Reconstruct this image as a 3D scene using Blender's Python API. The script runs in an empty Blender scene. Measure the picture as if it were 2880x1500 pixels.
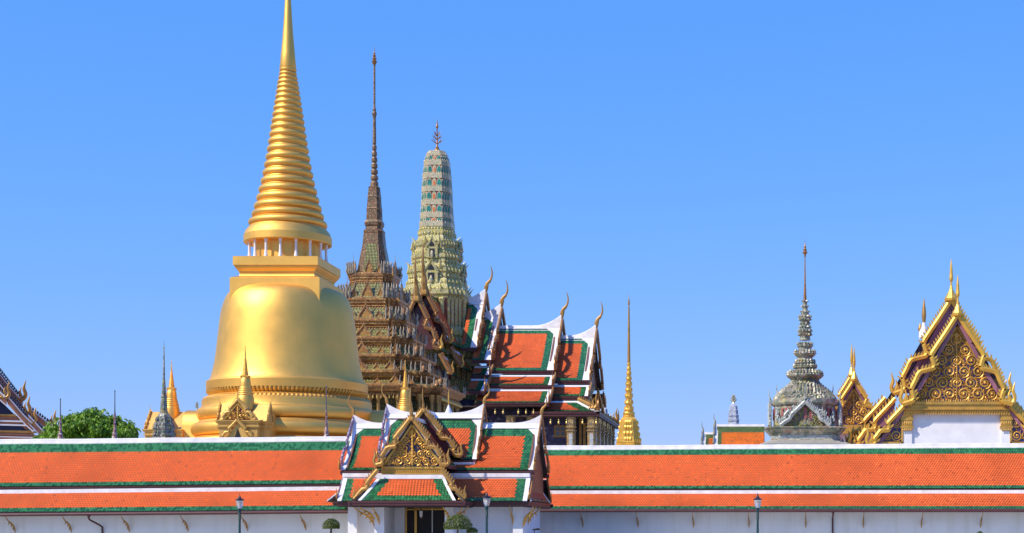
import bpy, math, random
from mathutils import Vector, Matrix
R = math.radians
rnd = random.Random(11)
sc = bpy.context.scene
COL = sc.collection
V = Vector
UP = V((0, 0, 1))

# ------------------------------------------------------------------ camera
CH, F, CX, CY = 2.2, 4600.0, 2190.0, 1490.0        # eye height, focal length and principal point in photo pixels
cd = bpy.data.cameras.new("camera"); cam = bpy.data.objects.new("camera", cd); COL.objects.link(cam)
cam.location = (0, 0, CH); cam.rotation_euler = (R(90), 0, 0)
cd.sensor_width = 36; cd.sensor_fit = 'HORIZONTAL'; cd.lens = 36 * F / 2880
cd.shift_x = (1440 - CX) / 2880; cd.shift_y = (CY - 750) / 2880
cd.clip_start = 1; cd.clip_end = 6000
sc.camera = cam

# ------------------------------------------------------------------ sky and sun
SUN_AZ, SUN_EL = 234.0, 43.0                        # clockwise from +Y (the view direction)
to_sun = V((math.sin(R(SUN_AZ)) * math.cos(R(SUN_EL)), math.cos(R(SUN_AZ)) * math.cos(R(SUN_EL)), math.sin(R(SUN_EL))))
w = bpy.data.worlds.new("World"); sc.world = w; w.use_nodes = True
nt = w.node_tree; bg = nt.nodes["Background"]
sky = nt.nodes.new("ShaderNodeTexSky"); sky.sky_type = 'NISHITA'; sky.sun_disc = False
sky.sun_elevation = R(SUN_EL); sky.sun_rotation = R(SUN_AZ)
sky.altitude = 0; sky.air_density = 1.0; sky.dust_density = 0.0; sky.ozone_density = 4.0
SKY = 0.13
sep = nt.nodes.new("ShaderNodeSeparateColor"); cmb = nt.nodes.new("ShaderNodeCombineColor"); nt.links.new(sky.outputs[0], sep.inputs[0])
for i, (gain, p) in enumerate(((.559, .95), (.602, .475), (.97, -.05))):     # a deeper, flatter blue than the model's, as in the photograph
    m0 = nt.nodes.new("ShaderNodeMath"); m0.operation = 'MULTIPLY'; m0.inputs[1].default_value = SKY; nt.links.new(sep.outputs[i], m0.inputs[0])
    m1 = nt.nodes.new("ShaderNodeMath"); m1.operation = 'POWER'; m1.inputs[1].default_value = p; nt.links.new(m0.outputs[0], m1.inputs[0])
    m2 = nt.nodes.new("ShaderNodeMath"); m2.operation = 'MULTIPLY'; m2.inputs[1].default_value = gain / SKY; nt.links.new(m1.outputs[0], m2.inputs[0])
    nt.links.new(m2.outputs[0], cmb.inputs[i])
nt.links.new(cmb.outputs[0], bg.inputs[0]); bg.inputs[1].default_value = SKY
sd = bpy.data.lights.new("sun", 'SUN'); sd.energy = 5.0; sd.angle = R(0.5); sd.color = (1.0, 0.915, 0.77)
so = bpy.data.objects.new("sun", sd); COL.objects.link(so); so.rotation_euler = to_sun.to_track_quat('Z', 'Y').to_euler()
so.location = to_sun * 400
sc.view_settings.view_transform = 'Standard'; sc.view_settings.look = 'None'
sc.view_settings.exposure = 0.06; sc.view_settings.gamma = 1.0

# ------------------------------------------------------------------ placing: a photo pixel at a real distance
def PX(x, d): return (x - CX) * d / F
def PZ(y, d): return CH + (CY - y) * d / F
def P(x, y, d): return V((PX(x, d), d, PZ(y, d)))
def zoomed(x0, y0, s): return lambda x, y: (x0 + x / s, y0 + y / s)

# ------------------------------------------------------------------ scene tree
def tag(o, label, cat, group=None, kind=None):
    if label: o['label'] = label
    if cat: o['category'] = cat
    if group: o['group'] = group
    if kind: o['kind'] = kind
    return o
def thing(name, loc, label, cat, group=None):
    o = bpy.data.objects.new(name, None); COL.objects.link(o); o.location = loc; o.empty_display_size = 0.5
    return tag(o, label, cat, group)
def wloc(o):
    p = V((0, 0, 0))
    while o: p += o.location; o = o.parent
    return p
def copy_tree(o, parent=None):
    c = o.copy(); COL.objects.link(c); c.parent = parent
    for ch in list(o.children): copy_tree(ch, c)
    return c

class MB:
    def __init__(s): s.v = []; s.f = []; s.m = []; s.sm = []
    def add(s, vs, fs, m=0, sm=False):
        b = len(s.v); s.v.extend(V(x) for x in vs)
        for f in fs: s.f.append([b + i for i in f]); s.m.append(m); s.sm.append(sm)
    def poly(s, pts, m=0): s.add(pts, [list(range(len(pts)))], m)
    def loft(s, rings, m=0, closed=True, cap0=True, cap1=True, sm=False):
        n = len(rings[0]); vs = [p for r in rings for p in r]; fs = []
        for i in range(len(rings) - 1):
            for j in range(n if closed else n - 1):
                k = (j + 1) % n
                fs.append([i * n + j, i * n + k, (i + 1) * n + k, (i + 1) * n + j])
        if closed and cap0: fs.append(list(range(n))[::-1])
        if closed and cap1: fs.append([(len(rings) - 1) * n + j for j in range(n)])
        s.add(vs, fs, m, sm)
    def box8(s, c0, c1, m=0):
        x0, y0, z0 = c0; x1, y1, z1 = c1
        s.add([(x0,y0,z0),(x1,y0,z0),(x1,y1,z0),(x0,y1,z0),(x0,y0,z1),(x1,y0,z1),(x1,y1,z1),(x0,y1,z1)],
              [[0,3,2,1],[4,5,6,7],[0,1,5,4],[1,2,6,5],[2,3,7,6],[3,0,4,7]], m)
    def beam(s, a, b, side, up, m=0):
        """box from a to b with half extents given as vectors"""
        q = [-side - up, side - up, side + up, -side + up]
        s.loft([[a + k for k in q], [b + k for k in q]], m)
    def lathe(s, cx, cy, prof, n=24, m=0, sm=True, a0=0.0):
        rings = [[V((cx + r * math.cos(a0 + 2*math.pi*j/n), cy + r * math.sin(a0 + 2*math.pi*j/n), z)) for j in range(n)] for r, z in prof]
        s.loft(rings, m, sm=sm)
    def stack(s, cx, cy, sec, prof, m=0, sm=False, ms=None):
        """loft of one plan outline scaled by (s, z)"""
        rings = [[V((cx + k * x, cy + k * y, z)) for x, y in sec] for k, z in prof]
        if ms is None: s.loft(rings, m, sm=sm)
        else:
            for i in range(len(rings) - 1): s.loft(rings[i:i+2], ms[i], sm=sm)
    def tube(s, path, rad, n=6, m=0, sm=True, flat=None):
        """swept round or flattened (flat=(axis, factor)) section"""
        rings = []; t0 = None; x = None
        N = len(path)
        for i in range(N):
            t = (path[min(i+1, N-1)] - path[max(i-1, 0)])
            if t.length < 1e-9: t = V((0, 0, 1))
            t.normalize()
            if x is None:
                x = t.orthogonal().normalized()
            else:
                x = (x - t * x.dot(t))
                x = x.normalized() if x.length > 1e-6 else t.orthogonal().normalized()
            y = t.cross(x)
            r = rad[i] if hasattr(rad, '__len__') else rad
            ring = []
            for j in range(n):
                a = 2 * math.pi * j / n
                o = x * math.cos(a) * r + y * math.sin(a) * r
                if flat: o -= flat[0] * o.dot(flat[0]) * (1 - flat[1])
                ring.append(path[i] + o)
            rings.append(ring)
        s.loft(rings, m, sm=sm)
    def prism(s, pts, depth, m=0):
        """polygon pts extruded by the vector depth"""
        n = len(pts); q = [p + depth for p in pts]
        s.add(list(pts) + q, [list(range(n))[::-1], [n + i for i in range(n)]] + [[i, (i+1) % n, n + (i+1) % n, n + i] for i in range(n)], m)
    def leaf(s, b, out, wd, h, dp, m=0):
        """antefix: a leaf shaped spike standing on b, facing out"""
        out = V((out[0], out[1], 0)).normalized(); sd = UP.cross(out)
        z = b + UP * h * .33
        s.add([b - sd*wd*.3, b + sd*wd*.3, z - sd*wd*.5, z + out*dp*.6, z + sd*wd*.5, z - out*dp*.4, b + UP*h + out*dp*.2],
              [[0,1,4,3],[0,3,2],[1,4,5][::-1],[0,2,5],[0,5,1],[2,3,6],[3,4,6],[4,5,6],[5,2,6]], m)
    def blob(s, c, r, m=0, n=6):
        rx, ry, rz = r if hasattr(r, '__len__') else (r, r, r)
        rings = []
        for i in range(1, n):
            t = math.pi * i / n
            rings.append([c + V((rx*math.sin(t)*math.cos(2*math.pi*j/n), ry*math.sin(t)*math.sin(2*math.pi*j/n), -rz*math.cos(t))) for j in range(n)])
        s.loft(rings, m, sm=True)
    def build(s, name, mats, parent=None, loc=None, sharp=40):
        me = bpy.data.meshes.new(name)
        o = V(loc) if loc is not None else (wloc(parent) if parent else V((0, 0, 0)))
        me.from_pydata([p - o for p in s.v], [], s.f)
        for k in (mats if isinstance(mats, (list, tuple)) else [mats]): me.materials.append(k)
        me.polygons.foreach_set("material_index", s.m)
        me.polygons.foreach_set("use_smooth", s.sm)
        if any(s.sm): me.set_sharp_from_angle(angle=R(sharp))
        me.update()
        ob = bpy.data.objects.new(name, me); COL.objects.link(ob)
        if parent: ob.parent = parent
        else: ob.location = o
        return ob

class Frame:
    """upright plane: s along u, o along out, z up"""
    def __init__(s, o, u, out): s.o = V(o); s.u = V(u); s.out = V(out)
    def p(s, a, o, z): return s.o + s.u * a + s.out * o + UP * z
def front(o): return Frame(o, (1, 0, 0), (0, -1, 0))
def rightward(o): return Frame(o, (0, 1, 0), (1, 0, 0))
def leftward(o): return Frame(o, (0, -1, 0), (-1, 0, 0))

def catmull(pts, n):
    out = []
    m = len(pts)
    for i in range(m - 1):
        p0 = pts[max(i-1, 0)]; p1 = pts[i]; p2 = pts[i+1]; p3 = pts[min(i+2, m-1)]
        for k in range(n):
            t = k / n
            out.append(tuple(0.5 * (2*b + (c - a)*t + (2*a - 5*b + 4*c - d)*t*t + (3*b - a - 3*c + d)*t**3) for a, b, c, d in zip(p0, p1, p2, p3)))
    out.append(tuple(pts[-1]))
    return out
def lerp(a, b, t): return a + (b - a) * t

def redent(f=0.6, k=3):
    q = []
    for i in range(k):
        a = 1 - (1 - f) * i / k; b = f + (1 - f) * i / k
        q.append((a, b)); q.append((1 - (1 - f) * (i + 1) / k, b))
    q.append((f, 1.0))
    pts = []
    for r in range(4):
        for x, y in q:
            for _ in range(r): x, y = -y, x
            pts.append((x, y))
    return pts
SQ = [(1, -1), (1, 1), (-1, 1), (-1, -1)]

# ------------------------------------------------------------------ materials
class NT:
    def __init__(s, name):
        s.mat = bpy.data.materials.new(name); s.mat.use_nodes = True
        s.t = s.mat.node_tree; s.b = s.t.nodes["Principled BSDF"]
        s.tc = s.t.nodes.new("ShaderNodeTexCoord")
    def n(s, kind, **kw):
        x = s.t.nodes.new("ShaderNode" + kind)
        for k, v in kw.items():
            if k in x.inputs: x.inputs[k].default_value = v
            else: setattr(x, k, v)
        return x
    def l(s, a, b): s.t.links.new(a, b)
    def noise(s, scale, detail=4, rough=.55):
        x = s.n("TexNoise", Scale=scale, Detail=detail, Roughness=rough); s.l(s.tc.outputs['Object'], x.inputs['Vector']); return x
    def ramp(s, fac, stops, interp='LINEAR'):
        x = s.n("ValToRGB"); e = x.color_ramp.elements; x.color_ramp.interpolation = interp
        while len(e) < len(stops): e.new(.5)
        for el, (p, c) in zip(e, stops): el.position = p; el.color = (*c, 1)
        s.l(fac, x.inputs[0]); return x.outputs[0]
    def mix(s, a, b, fac, mode='MIX'):
        x = s.n("Mix", data_type='RGBA', blend_type=mode)
        for sock, v in ((6, a), (7, b)):
            if hasattr(v, 'links'): s.l(v, x.inputs[sock])
            else: x.inputs[sock].default_value = (*v, 1)
        if hasattr(fac, 'links'): s.l(fac, x.inputs[0])
        else: x.inputs[0].default_value = fac
        return x.outputs[2]
    def bump(s, h, strength, dist=.05):
        x = s.n("Bump", Strength=strength, Distance=dist); s.l(h, x.inputs['Height']); s.l(x.outputs[0], s.b.inputs['Normal'])
    def done(s, col, rough=.6, metal=0.0, spec=.5):
        if hasattr(col, 'links'): s.l(col, s.b.inputs['Base Color'])
        else: s.b.inputs['Base Color'].default_value = (*col, 1)
        if hasattr(rough, 'links'): s.l(rough, s.b.inputs['Roughness'])
        else: s.b.inputs['Roughness'].default_value = rough
        s.b.inputs['Metallic'].default_value = metal; s.b.inputs['Specular IOR Level'].default_value = spec
        return s.mat
def mul(c, k): return tuple(min(1, x * k) for x in c)

def plain(name, c, rough=.6, metal=0., var=.25, scale=.8, bump=0., bscale=6., c2=None, spec=.5):
    t = NT(name); n = t.noise(scale, 5)
    col = t.ramp(n.outputs[0], [(.3, c2 or mul(c, 1 - var)), (.7, mul(c, 1 + var * .4))])
    if bump:
        b = t.noise(bscale, 3); t.bump(b.outputs[0], bump)
    return t.done(col, rough, metal, spec)

def tile_mat(name, c, rough, var, spec=.5):
    t = NT(name); g = t.n("NewGeometry"); n = t.noise(.22, 4)
    v = t.ramp(g.outputs['Random Per Island'], [(0, mul(c, .62)), (.035, mul(c, 1 - var)), (.5, c), (.96, mul(c, 1 + var)), (1, mul(c, 1.35))])
    col = t.mix(v, mul(c, .72), t.ramp(n.outputs[0], [(.45, (0, 0, 0)), (.75, (1, 1, 1))]))
    r = t.n("MapRange", **{'To Min': rough * .7, 'To Max': min(1, rough * 1.4)}); t.l(g.outputs['Random Per Island'], r.inputs[0])
    return t.done(col, r.outputs[0], 0, spec)

def cells(name, stops, scale, rough=.4, metal=0., bump=.5, dark=None, spec=.5):
    """mosaic of small pieces, each with a colour of its own"""
    t = NT(name); vo = t.n("TexVoronoi", Scale=scale); t.l(t.tc.outputs['Object'], vo.inputs['Vector'])
    sp = t.n("SeparateColor"); t.l(vo.outputs['Color'], sp.inputs[0])
    col = t.ramp(sp.outputs[0], stops, 'CONSTANT')
    n = t.noise(.6, 5)
    col = t.mix(col, dark or (.05, .05, .04), t.ramp(n.outputs[0], [(.5, (0, 0, 0)), (.8, (.6, .6, .6))]))
    if bump: t.bump(vo.outputs['Distance'], bump, .06)
    return t.done(col, rough, metal, spec)

def scales(name, ca, cb, ccorner, sx, sz, rough=.3, metal=0.2):
    """diagonal lattice of glazed pieces"""
    t = NT(name)
    sep = t.n("SeparateXYZ"); t.l(t.tc.outputs['Object'], sep.inputs[0])
    xy = t.n("Math", operation='ADD'); t.l(sep.outputs[0], xy.inputs[0]); t.l(sep.outputs[1], xy.inputs[1])
    def diag(sgn):
        a = t.n("Math", operation='MULTIPLY'); t.l(xy.outputs[0], a.inputs[0]); a.inputs[1].default_value = sx * sgn
        b = t.n("Math", operation='MULTIPLY_ADD'); t.l(sep.outputs[2], b.inputs[0]); b.inputs[1].default_value = sz; t.l(a.outputs[0], b.inputs[2])
        return b.outputs[0]
    cmb = t.n("CombineXYZ"); t.l(diag(1), cmb.inputs[0]); t.l(diag(-1), cmb.inputs[1])
    ch = t.n("TexChecker", Scale=1.0); t.l(cmb.outputs[0], ch.inputs['Vector'])
    ch.inputs['Color1'].default_value = (*ca, 1); ch.inputs['Color2'].default_value = (*cb, 1)
    n = t.noise(3.0, 4)
    col = t.mix(ch.outputs[0], ccorner, t.ramp(n.outputs[0], [(.45, (0, 0, 0)), (.7, (1, 1, 1))]))
    t.bump(ch.outputs[1], .5, .05)
    return t.done(col, rough, metal)

def gold(name, c, rough, metal, var=.2, scale=.5, bump=.0, bscale=8, dirt=.0):
    t = NT(name); n = t.noise(scale, 6, .6)
    col = t.ramp(n.outputs[0], [(.3, mul(c, 1 - var)), (.65, c)])
    if dirt:
        g = t.noise(.9, 6, .7)
        col = t.mix(col, (.16, .10, .035), t.ramp(g.outputs[0], [(.55, (0, 0, 0)), (.8, (dirt,) * 3)]))
    if bump: b = t.noise(bscale, 3); t.bump(b.outputs[0], bump, .05)
    r = t.n("MapRange", **{'To Min': rough * .85, 'To Max': min(1, rough * 1.25)}); t.l(n.outputs[0], r.inputs[0])
    return t.done(col, r.outputs[0], metal)

M = {}
M['orange'] = tile_mat("orange_roof_tile", (.75, .135, .032), .55, .08, .22)
M['green'] = tile_mat("green_roof_tile", (.034, .175, .058), .26, .38)
M['orange_far'] = tile_mat("yellow_orange_roof_tile", (.75, .17, .012), .5, .18, .35)
M['olive'] = tile_mat("olive_roof_tile", (.10, .15, .03), .4, .3)
M['purple_tile'] = tile_mat("purple_roof_tile", (.30, .12, .16), .4, .25)
M['white'] = plain("white_plaster", (.80, .775, .765), .6, 0, .1, .7)
M['ridge'] = plain("white_ridge_plaster", (.82, .785, .775), .6, 0, .14, 1.3, c2=(.66, .62, .60))
M['cream'] = plain("cream_plaster", (.66, .62, .54), .6, 0, .15, .7)
M['maroon'] = plain("maroon_timber", (.085, .022, .022), .45, 0, .3, 1.0)
M['brown'] = plain("brown_timber", (.20, .085, .04), .5, 0, .3, 1.0)
M['under'] = plain("roof_underside", (.05, .03, .025), .7, 0, .3, 1.0)
M['violet_edge'] = cells("violet_glass_edge", [(0, (.20, .13, .24)), (.4, (.36, .33, .42)), (.7, (.22, .11, .16))], 5, .3)
M["chedi"] = gold("gold_mosaic_skin", (.92, .515, .115), .48, .84, .12, .35, .09, 3.2)
M['gold'] = gold("gilded_carving", (.78, .43, .085), .38, .5, .35, .8, .25, 7, .5)
M['gold_dull'] = gold("weathered_gilding", (.52, .27, .065), .45, .45, .4, .9, .3, 7, .7)
M['gold_bright'] = gold("bright_gilding", (.85, .47, .07), .36, .45, .25, .8, .2, 7, .25)
M['bronze'] = gold("brown_gilded_timber", (.40, .185, .06), .42, .45, .35, .8, .3, 6, .6)
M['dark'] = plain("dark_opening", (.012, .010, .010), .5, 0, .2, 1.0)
M['redback'] = plain("red_lacquer", (.16, .02, .02), .45, 0, .3, 1.0)
M['bluegl'] = cells("blue_glass_ground", [(0, (.03, .025, .16)), (.45, (.10, .05, .02)), (.75, (.05, .035, .12))], 1.6, .3, 0)
M['navy'] = plain("navy_ground", (.012, .012, .05), .4, 0, .4, 2.0)
M['brass'] = gold("bell_brass", (.80, .55, .18), .3, .7)
# ------------------------------------------------------------------ Thai roofs
GREEN, ORANGE, WHITE, DARK = 0, 1, 2, 3
def roof_mats(o='orange', g='green'): return [M[g], M[o], M['white'], M['under']]

def slope(mb, TL, TR, BL, BR, sag=.25, wl=0., wr=0., wt=0., gl=0., gr=0., gt=0., gb=.6, tw=.24, th=.22, cham=(0, 0), lift=.075):
    """one tiled roof slope: a slab, white plaster verges and every tile a raised pointed piece"""
    TL, TR, BL, BR = V(TL), V(TR), V(BL), V(BR)
    def S(u, v): return TL.lerp(TR, u).lerp(BL.lerp(BR, u), v) - UP * (sag * 4 * v * (1 - v))
    nrm = (TR - TL).cross(BL - TL).normalized()
    if nrm.z < 0: nrm = -nrm
    nv = 7
    vl = sum((S(.5, (i+1)/nv) - S(.5, i/nv)).length for i in range(nv))
    # slab
    top = [[S(0, i/nv) for i in range(nv+1)], [S(1, i/nv) for i in range(nv+1)]]
    rings = []
    for i in range(nv+1):
        a, b = top[0][i], top[1][i]
        rings.append([a, b, b - nrm * .14, a - nrm * .14])
    mb.loft(rings, DARK)
    # verges
    def strip(side, wd):
        rr = []
        for i in range(nv+1):
            v = i / nv; a, b = S(0, v), S(1, v); L = (b - a).length
            if side == 0: p, q = a, a.lerp(b, min(1, wd / L))
            else: p, q = b.lerp(a, min(1, wd / L)), b
            k = .075
            rr.append([p - nrm * .02, q - nrm * .02, q + nrm * k, p + nrm * k])
        mb.loft(rr, WHITE)
    if wl: strip(0, wl)
    if wr: strip(1, wr)
    if wt:
        a, b = S(0, 0), S(1, 0); c, d = S(0, wt / vl), S(1, wt / vl)
        k = nrm * .068
        mb.loft([[a, c, c + k, a + k], [b, d, d + k, b + k]], WHITE)
    # chamfered upper corners
    for side, ch in ((0, cham[0]), (1, cham[1])):
        if not ch: continue
        L = (TR - TL).length; w0 = wl if side == 0 else wr
        def U(x): return x / L if side == 0 else 1 - x / L
        a = S(U(w0 * .9), wt / vl * .9); b = S(U(w0 + ch), wt / vl); c = S(U(w0), (wt + ch) / vl)
        mb.prism([a - nrm*.01, b - nrm*.01, c - nrm*.01], nrm * .068, WHITE)
    # tiles
    rows = max(1, int(vl / th)); 
    for r in range(rows + 1):
        v0 = r * th / vl; v1 = min((r + 1.6) * th / vl, 1.012)
        if v0 > 1: break
        a, b = S(0, v0), S(1, v0); L = (b - a).length
        dist_t, dist_b = (r + .5) * th, vl - (r + .5) * th
        if dist_t < wt: continue
        n = int(L / tw) + 1; off = .5 * (r % 2)
        for c in range(-1, n + 1):
            x0 = (c + off) * tw; xm = x0 + tw / 2; x1 = x0 + tw
            l, rr_ = xm, L - xm
            if l < wl or rr_ < wr or l < 0 or rr_ < 0: continue
            if cham[0] and (l - wl) + (dist_t - wt) < cham[0]: continue
            if cham[1] and (rr_ - wr) + (dist_t - wt) < cham[1]: continue
            grn = l < wl + gl or rr_ < wr + gr or dist_t < wt + gt or dist_b < gb
            def Q(x, v, h):
                q0 = max(0, min(1, x / L)); return S(q0, v) + nrm * h
            vm = lerp(v0, v1, .55)
            jl = lift + rnd.uniform(-.008, .008)
            mb.add([Q(x0 + .006, v0, .004), Q(x1 - .006, v0, .004), Q(x1 - .006, vm, jl * .6), Q(xm, v1, jl), Q(x0 + .006, vm, jl * .6)],
                   [[0, 4, 3, 2, 1]], GREEN if grn else ORANGE)
    return S

def fascia(mb, a, b, h, t, m=0, out=V((0, -1, 0))):
    """board from a to b (upper outer edge), hanging h down, t thick inwards, with a lip"""
    a, b = V(a), V(b)
    inn = -out * t
    mb.loft([[a, a - UP*h*.45, a - UP*h*.5 + inn*.5, a - UP*h + inn*.5, a - UP*h + inn*2, a + inn*2],
             [b, b - UP*h*.45, b - UP*h*.5 + inn*.5, b - UP*h + inn*.5, b - UP*h + inn*2, b + inn*2]], m)

def ridge_cap(mb, pts, h, t, m=0, axis='x'):
    """plaster ridge: pts are the top centre line"""
    sd = V((0, t / 2, 0)) if axis == 'x' else V((t / 2, 0, 0))
    rings = []
    for p in pts:
        p = V(p)
        rings.append([p - sd*1.5 - UP*h, p - sd*1.5 - UP*h*.72, p - sd*.85 - UP*h*.66, p - sd*.85 - UP*.12*h, p - sd*.5, p + sd*.5, p + sd*.85 - UP*.12*h, p + sd*.85 - UP*h*.66, p + sd*1.5 - UP*h*.72, p + sd*1.5 - UP*h])
    mb.loft(rings, m)
def swoop(x0, x1, z, rise, run, n=9, ends=(1, 1)):
    """x,z points of a ridge that sweeps up at its ends"""
    out = []
    L = x1 - x0
    xs = [x0 + L * i / (3 * n) for i in range(3 * n + 1)]
    for x in xs:
        a = max(0, 1 - (x - x0) / run); b = max(0, 1 - (x1 - x) / run)
        out.append((x, z + rise * (ends[0] * a ** 2.1 + ends[1] * b ** 2.1)))
    return out

NAGA = [(0, 0), (.2, .004), (.38, .012), (.46, .008), (.515, -.045), (.555, -.07), (.60, -.03), (.66, .022), (.74, .016), (.83, .006), (.88, -.04), (.92, -.062), (.965, -.03), (1, 0)]
STRAIGHT = [(0, 0), (.3, -.01), (.6, -.025), (.85, -.02), (1, 0)]
def board_path(fr, a, b, wave, n=4):
    """centre line in the gable plane from a=(s,z) to b=(s,z)"""
    dx, dz = b[0] - a[0], b[1] - a[1]; L = math.hypot(dx, dz)
    nx, nz = -dz / L, dx / L
    if nz < 0: nx, nz = -nx, -nz
    return [(a[0] + dx*t + nx*o*L, a[1] + dz*t + nz*o*L) for t, o in catmull(wave, n)]
def bargeboard(mb, fr, a, b, wide, thick, teeth, wave=NAGA, m=0, mt=0, th=1.0, mu=None):
    pth = board_path(fr, a, b, wave)
    N = len(pth); rings = []; acc = [0]
    for i in range(1, N): acc.append(acc[-1] + math.hypot(pth[i][0]-pth[i-1][0], pth[i][1]-pth[i-1][1]))
    nrm = []
    for i in range(N):
        p, q = pth[max(i-1, 0)], pth[min(i+1, N-1)]
        dx, dz = q[0]-p[0], q[1]-p[1]; l = math.hypot(dx, dz) or 1
        nx, nz = -dz/l, dx/l
        if nz < 0: nx, nz = -nx, -nz
        nrm.append((nx, nz))
        s, z = pth[i]; k = wide / 2
        rings.append([fr.p(s + nx*k, 0, z + nz*k), fr.p(s + nx*k, thick, z + nz*k), fr.p(s + nx*k*.3, thick*1.25, z + nz*k*.3), fr.p(s - nx*k, thick, z - nz*k), fr.p(s - nx*k, 0, z - nz*k)])
    mb.loft(rings, m)
    # flame teeth along the upper edge
    L = acc[-1]; teeth = int(teeth * 1.35)
    for k in range(teeth):
        t = (k + .6) / teeth * L; i = 0
        while i < N - 2 and acc[i+1] < t: i += 1
        f = (t - acc[i]) / max(1e-6, acc[i+1] - acc[i])
        s = lerp(pth[i][0], pth[i+1][0], f); z = lerp(pth[i][1], pth[i+1][1], f); nx, nz = nrm[i]
        ux, uz = (pth[i][0]-pth[i+1][0]), (pth[i][1]-pth[i+1][1]); l = math.hypot(ux, uz) or 1; ux /= l; uz /= l
        h = wide * .85 * th; sp = L / teeth
        def q(al, no): return fr.p(s + ux*al + nx*no, thick*.25, z + uz*al + nz*no)
        k0 = wide * .45
        mb.prism([q(-sp*.42, k0), q(sp*.30, k0), q(sp*.55, k0 + h*.55), q(sp*.62, k0 + h), q(sp*.05, k0 + h*.62)], fr.out * thick * .6, mt)
def flame(mb, fr, s, z, side, H, m=0, o=.0):
    """hang hong: the upturned naga head at the foot of a bargeboard"""
    for k, (ds, hh, ln, r) in enumerate(((0, 1.0, .55, .10), (-.16, .66, .42, .085), (-.30, .42, .30, .07))):
        pts = [(0, 0), (.10, .05), (.22, .17), (.25, .36), (.17, .56), (.19, .75), (.27, 1.0)]
        path = [fr.p(s + side * H * (ds + x * ln * 1.5), o, z + H * hh * y) for x, y in catmull(pts, 3)]
        n = len(path)
        mb.tube(path, [H * r * (1.1 - .4 * i / n if i < n * .6 else .86 * (1 - i / n) / .4 + .03) for i in range(n)], 6, m, flat=(fr.out, .7))
def chofa(mb, fr, s, z, H, m=0, o=0., lean=1.0, cone=0.):
    """the swan-necked finial over a gable, curving outward"""
    pts = [(-.02, -.12, .05), (0, .04, .075), (.02, .16, .085), (.05, .26, .07), (.11, .34, .06), (.20, .42, .048), (.255, .52, .040), (.285, .65, .033), (.275, .80, .025), (.235, .92, .015), (.21, 1.0, .004)]
    c = catmull(pts, 3)
    mb.tube([fr.p(s, o + x * H * lean, z + y * H) for x, y, r in c], [r * H for x, y, r in c], 7, m, flat=(fr.u, .75))
    bk = [(.09, .34, .03), (.17, .33, .025), (.235, .35, .006)]
    mb.tube([fr.p(s, o + x * H * lean, z + y * H) for x, y, r in bk], [r * H for x, y, r in bk], 5, m)
    if cone:
        c0 = fr.p(s, o - .02 * H, z - .1 * H)
        mb.lathe(c0.x, c0.y, [(cone, c0.z), (cone * 1.05, c0.z + H*.06), (cone * .5, c0.z + H*.22), (cone*.2, c0.z + H*.34)], 6, m, sm=False)

def scroll(mb, fr, s, z, r, o, turn=1, m=0, tr=None, a0=0.):
    tr = tr or r * .13; n = 26; path = []
    for i in range(n):
        t = i / (n - 1); a = a0 + turn * (t * 4.1 * math.pi); q = r * (1 - t) ** .9 + r * .1
        path.append(fr.p(s + q * math.cos(a), o + t * r * .12, z + q * math.sin(a)))
    mb.tube(path, [tr * (.5 + .7 * math.sin(math.pi * min(1, i / (n - 1) + .12))) for i in range(n)], 5, m)
    c = fr.p(s, o + r*.12, z); mb.blob(c, r * .24, m, 5)
    for k in range(9):                                       # leaves curling off the stem
        a = a0 + k / 9 * 2 * math.pi; e = V((math.cos(a), math.sin(a)))
        f = V((-e.y, e.x)) * turn
        p0 = (s + e.x * r * .98, z + e.y * r * .98)
        mb.add([fr.p(p0[0] - f.x*r*.16, o, p0[1] - f.y*r*.16), fr.p(p0[0] + f.x*r*.10, o, p0[1] + f.y*r*.10),
                fr.p(p0[0] + e.x*r*.34 + f.x*r*.3, o + r*.08, p0[1] + e.y*r*.34 + f.y*r*.3), fr.p(p0[0] + e.x*r*.1, o + r*.2, p0[1] + e.y*r*.1)],
               [[0, 1, 3], [1, 2, 3], [2, 0, 3]], m)

def carved_field(mb, fr, hw, H, z0, o, rows, m=0):
    """scroll carving filling a triangle of half width hw and height H standing on z0"""
    z = z0
    for k in range(rows):
        left = H - (z - z0)
        h = left / (rows - k + .55) * 1.12
        r = h * .5; avail = hw * (1 - (z + r * .9 - z0) / H)
        if avail < r * .9: r = max(avail * .8, h * .2)
        n = max(1, int(avail / (1.02 * r)))
        if k % 2 == 0 and n > 1 and n % 2: n -= 1
        for j in range(n):
            x = (j - (n - 1) / 2) * (2 * avail - 1.75 * r) / max(1, n - 1) if n > 1 else 0
            q = r * rnd.uniform(.9, 1.04)
            scroll(mb, fr, x, z + r, q, o, 1 if x > 0 else -1, m, q * .135, a0=rnd.uniform(-.5, .5) + (-math.pi / 2))
        z += h * .92
    n = int(hw * H * 26)
    for k in range(n):                                       # small curled leaves filling the ground
        zz_ = z0 + H * rnd.random() ** 1.4; w_ = hw * (1 - (zz_ - z0) / H) * .96
        x = rnd.uniform(-w_, w_); a = rnd.uniform(0, 6.28); l = rnd.uniform(.16, .34) * (hw / 4) ** .3; c, s_ = math.cos(a), math.sin(a)
        mb.add([fr.p(x - s_*l*.3, o, zz_ + c*l*.3), fr.p(x + s_*l*.3, o, zz_ - c*l*.3), fr.p(x + c*l + s_*l*.3, o + .03, zz_ + s_*l - c*l*.3), fr.p(x + c*l*.4, o + .10, zz_ + s_*l*.4)], [[0, 1, 3], [1, 2, 3], [2, 0, 3]], m)
    n = int(H / .28)
    for k in range(n):                                       # leafy middle stem
        z = z0 + H * .88 * k / n
        mb.blob(fr.p(0, o + .05, z + .1), (.10, .07, .17), m, 5)
    mb.blob(fr.p(0, o + .06, z0 + H * .9), (H*.03, .07, H*.06), m, 5)

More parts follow.
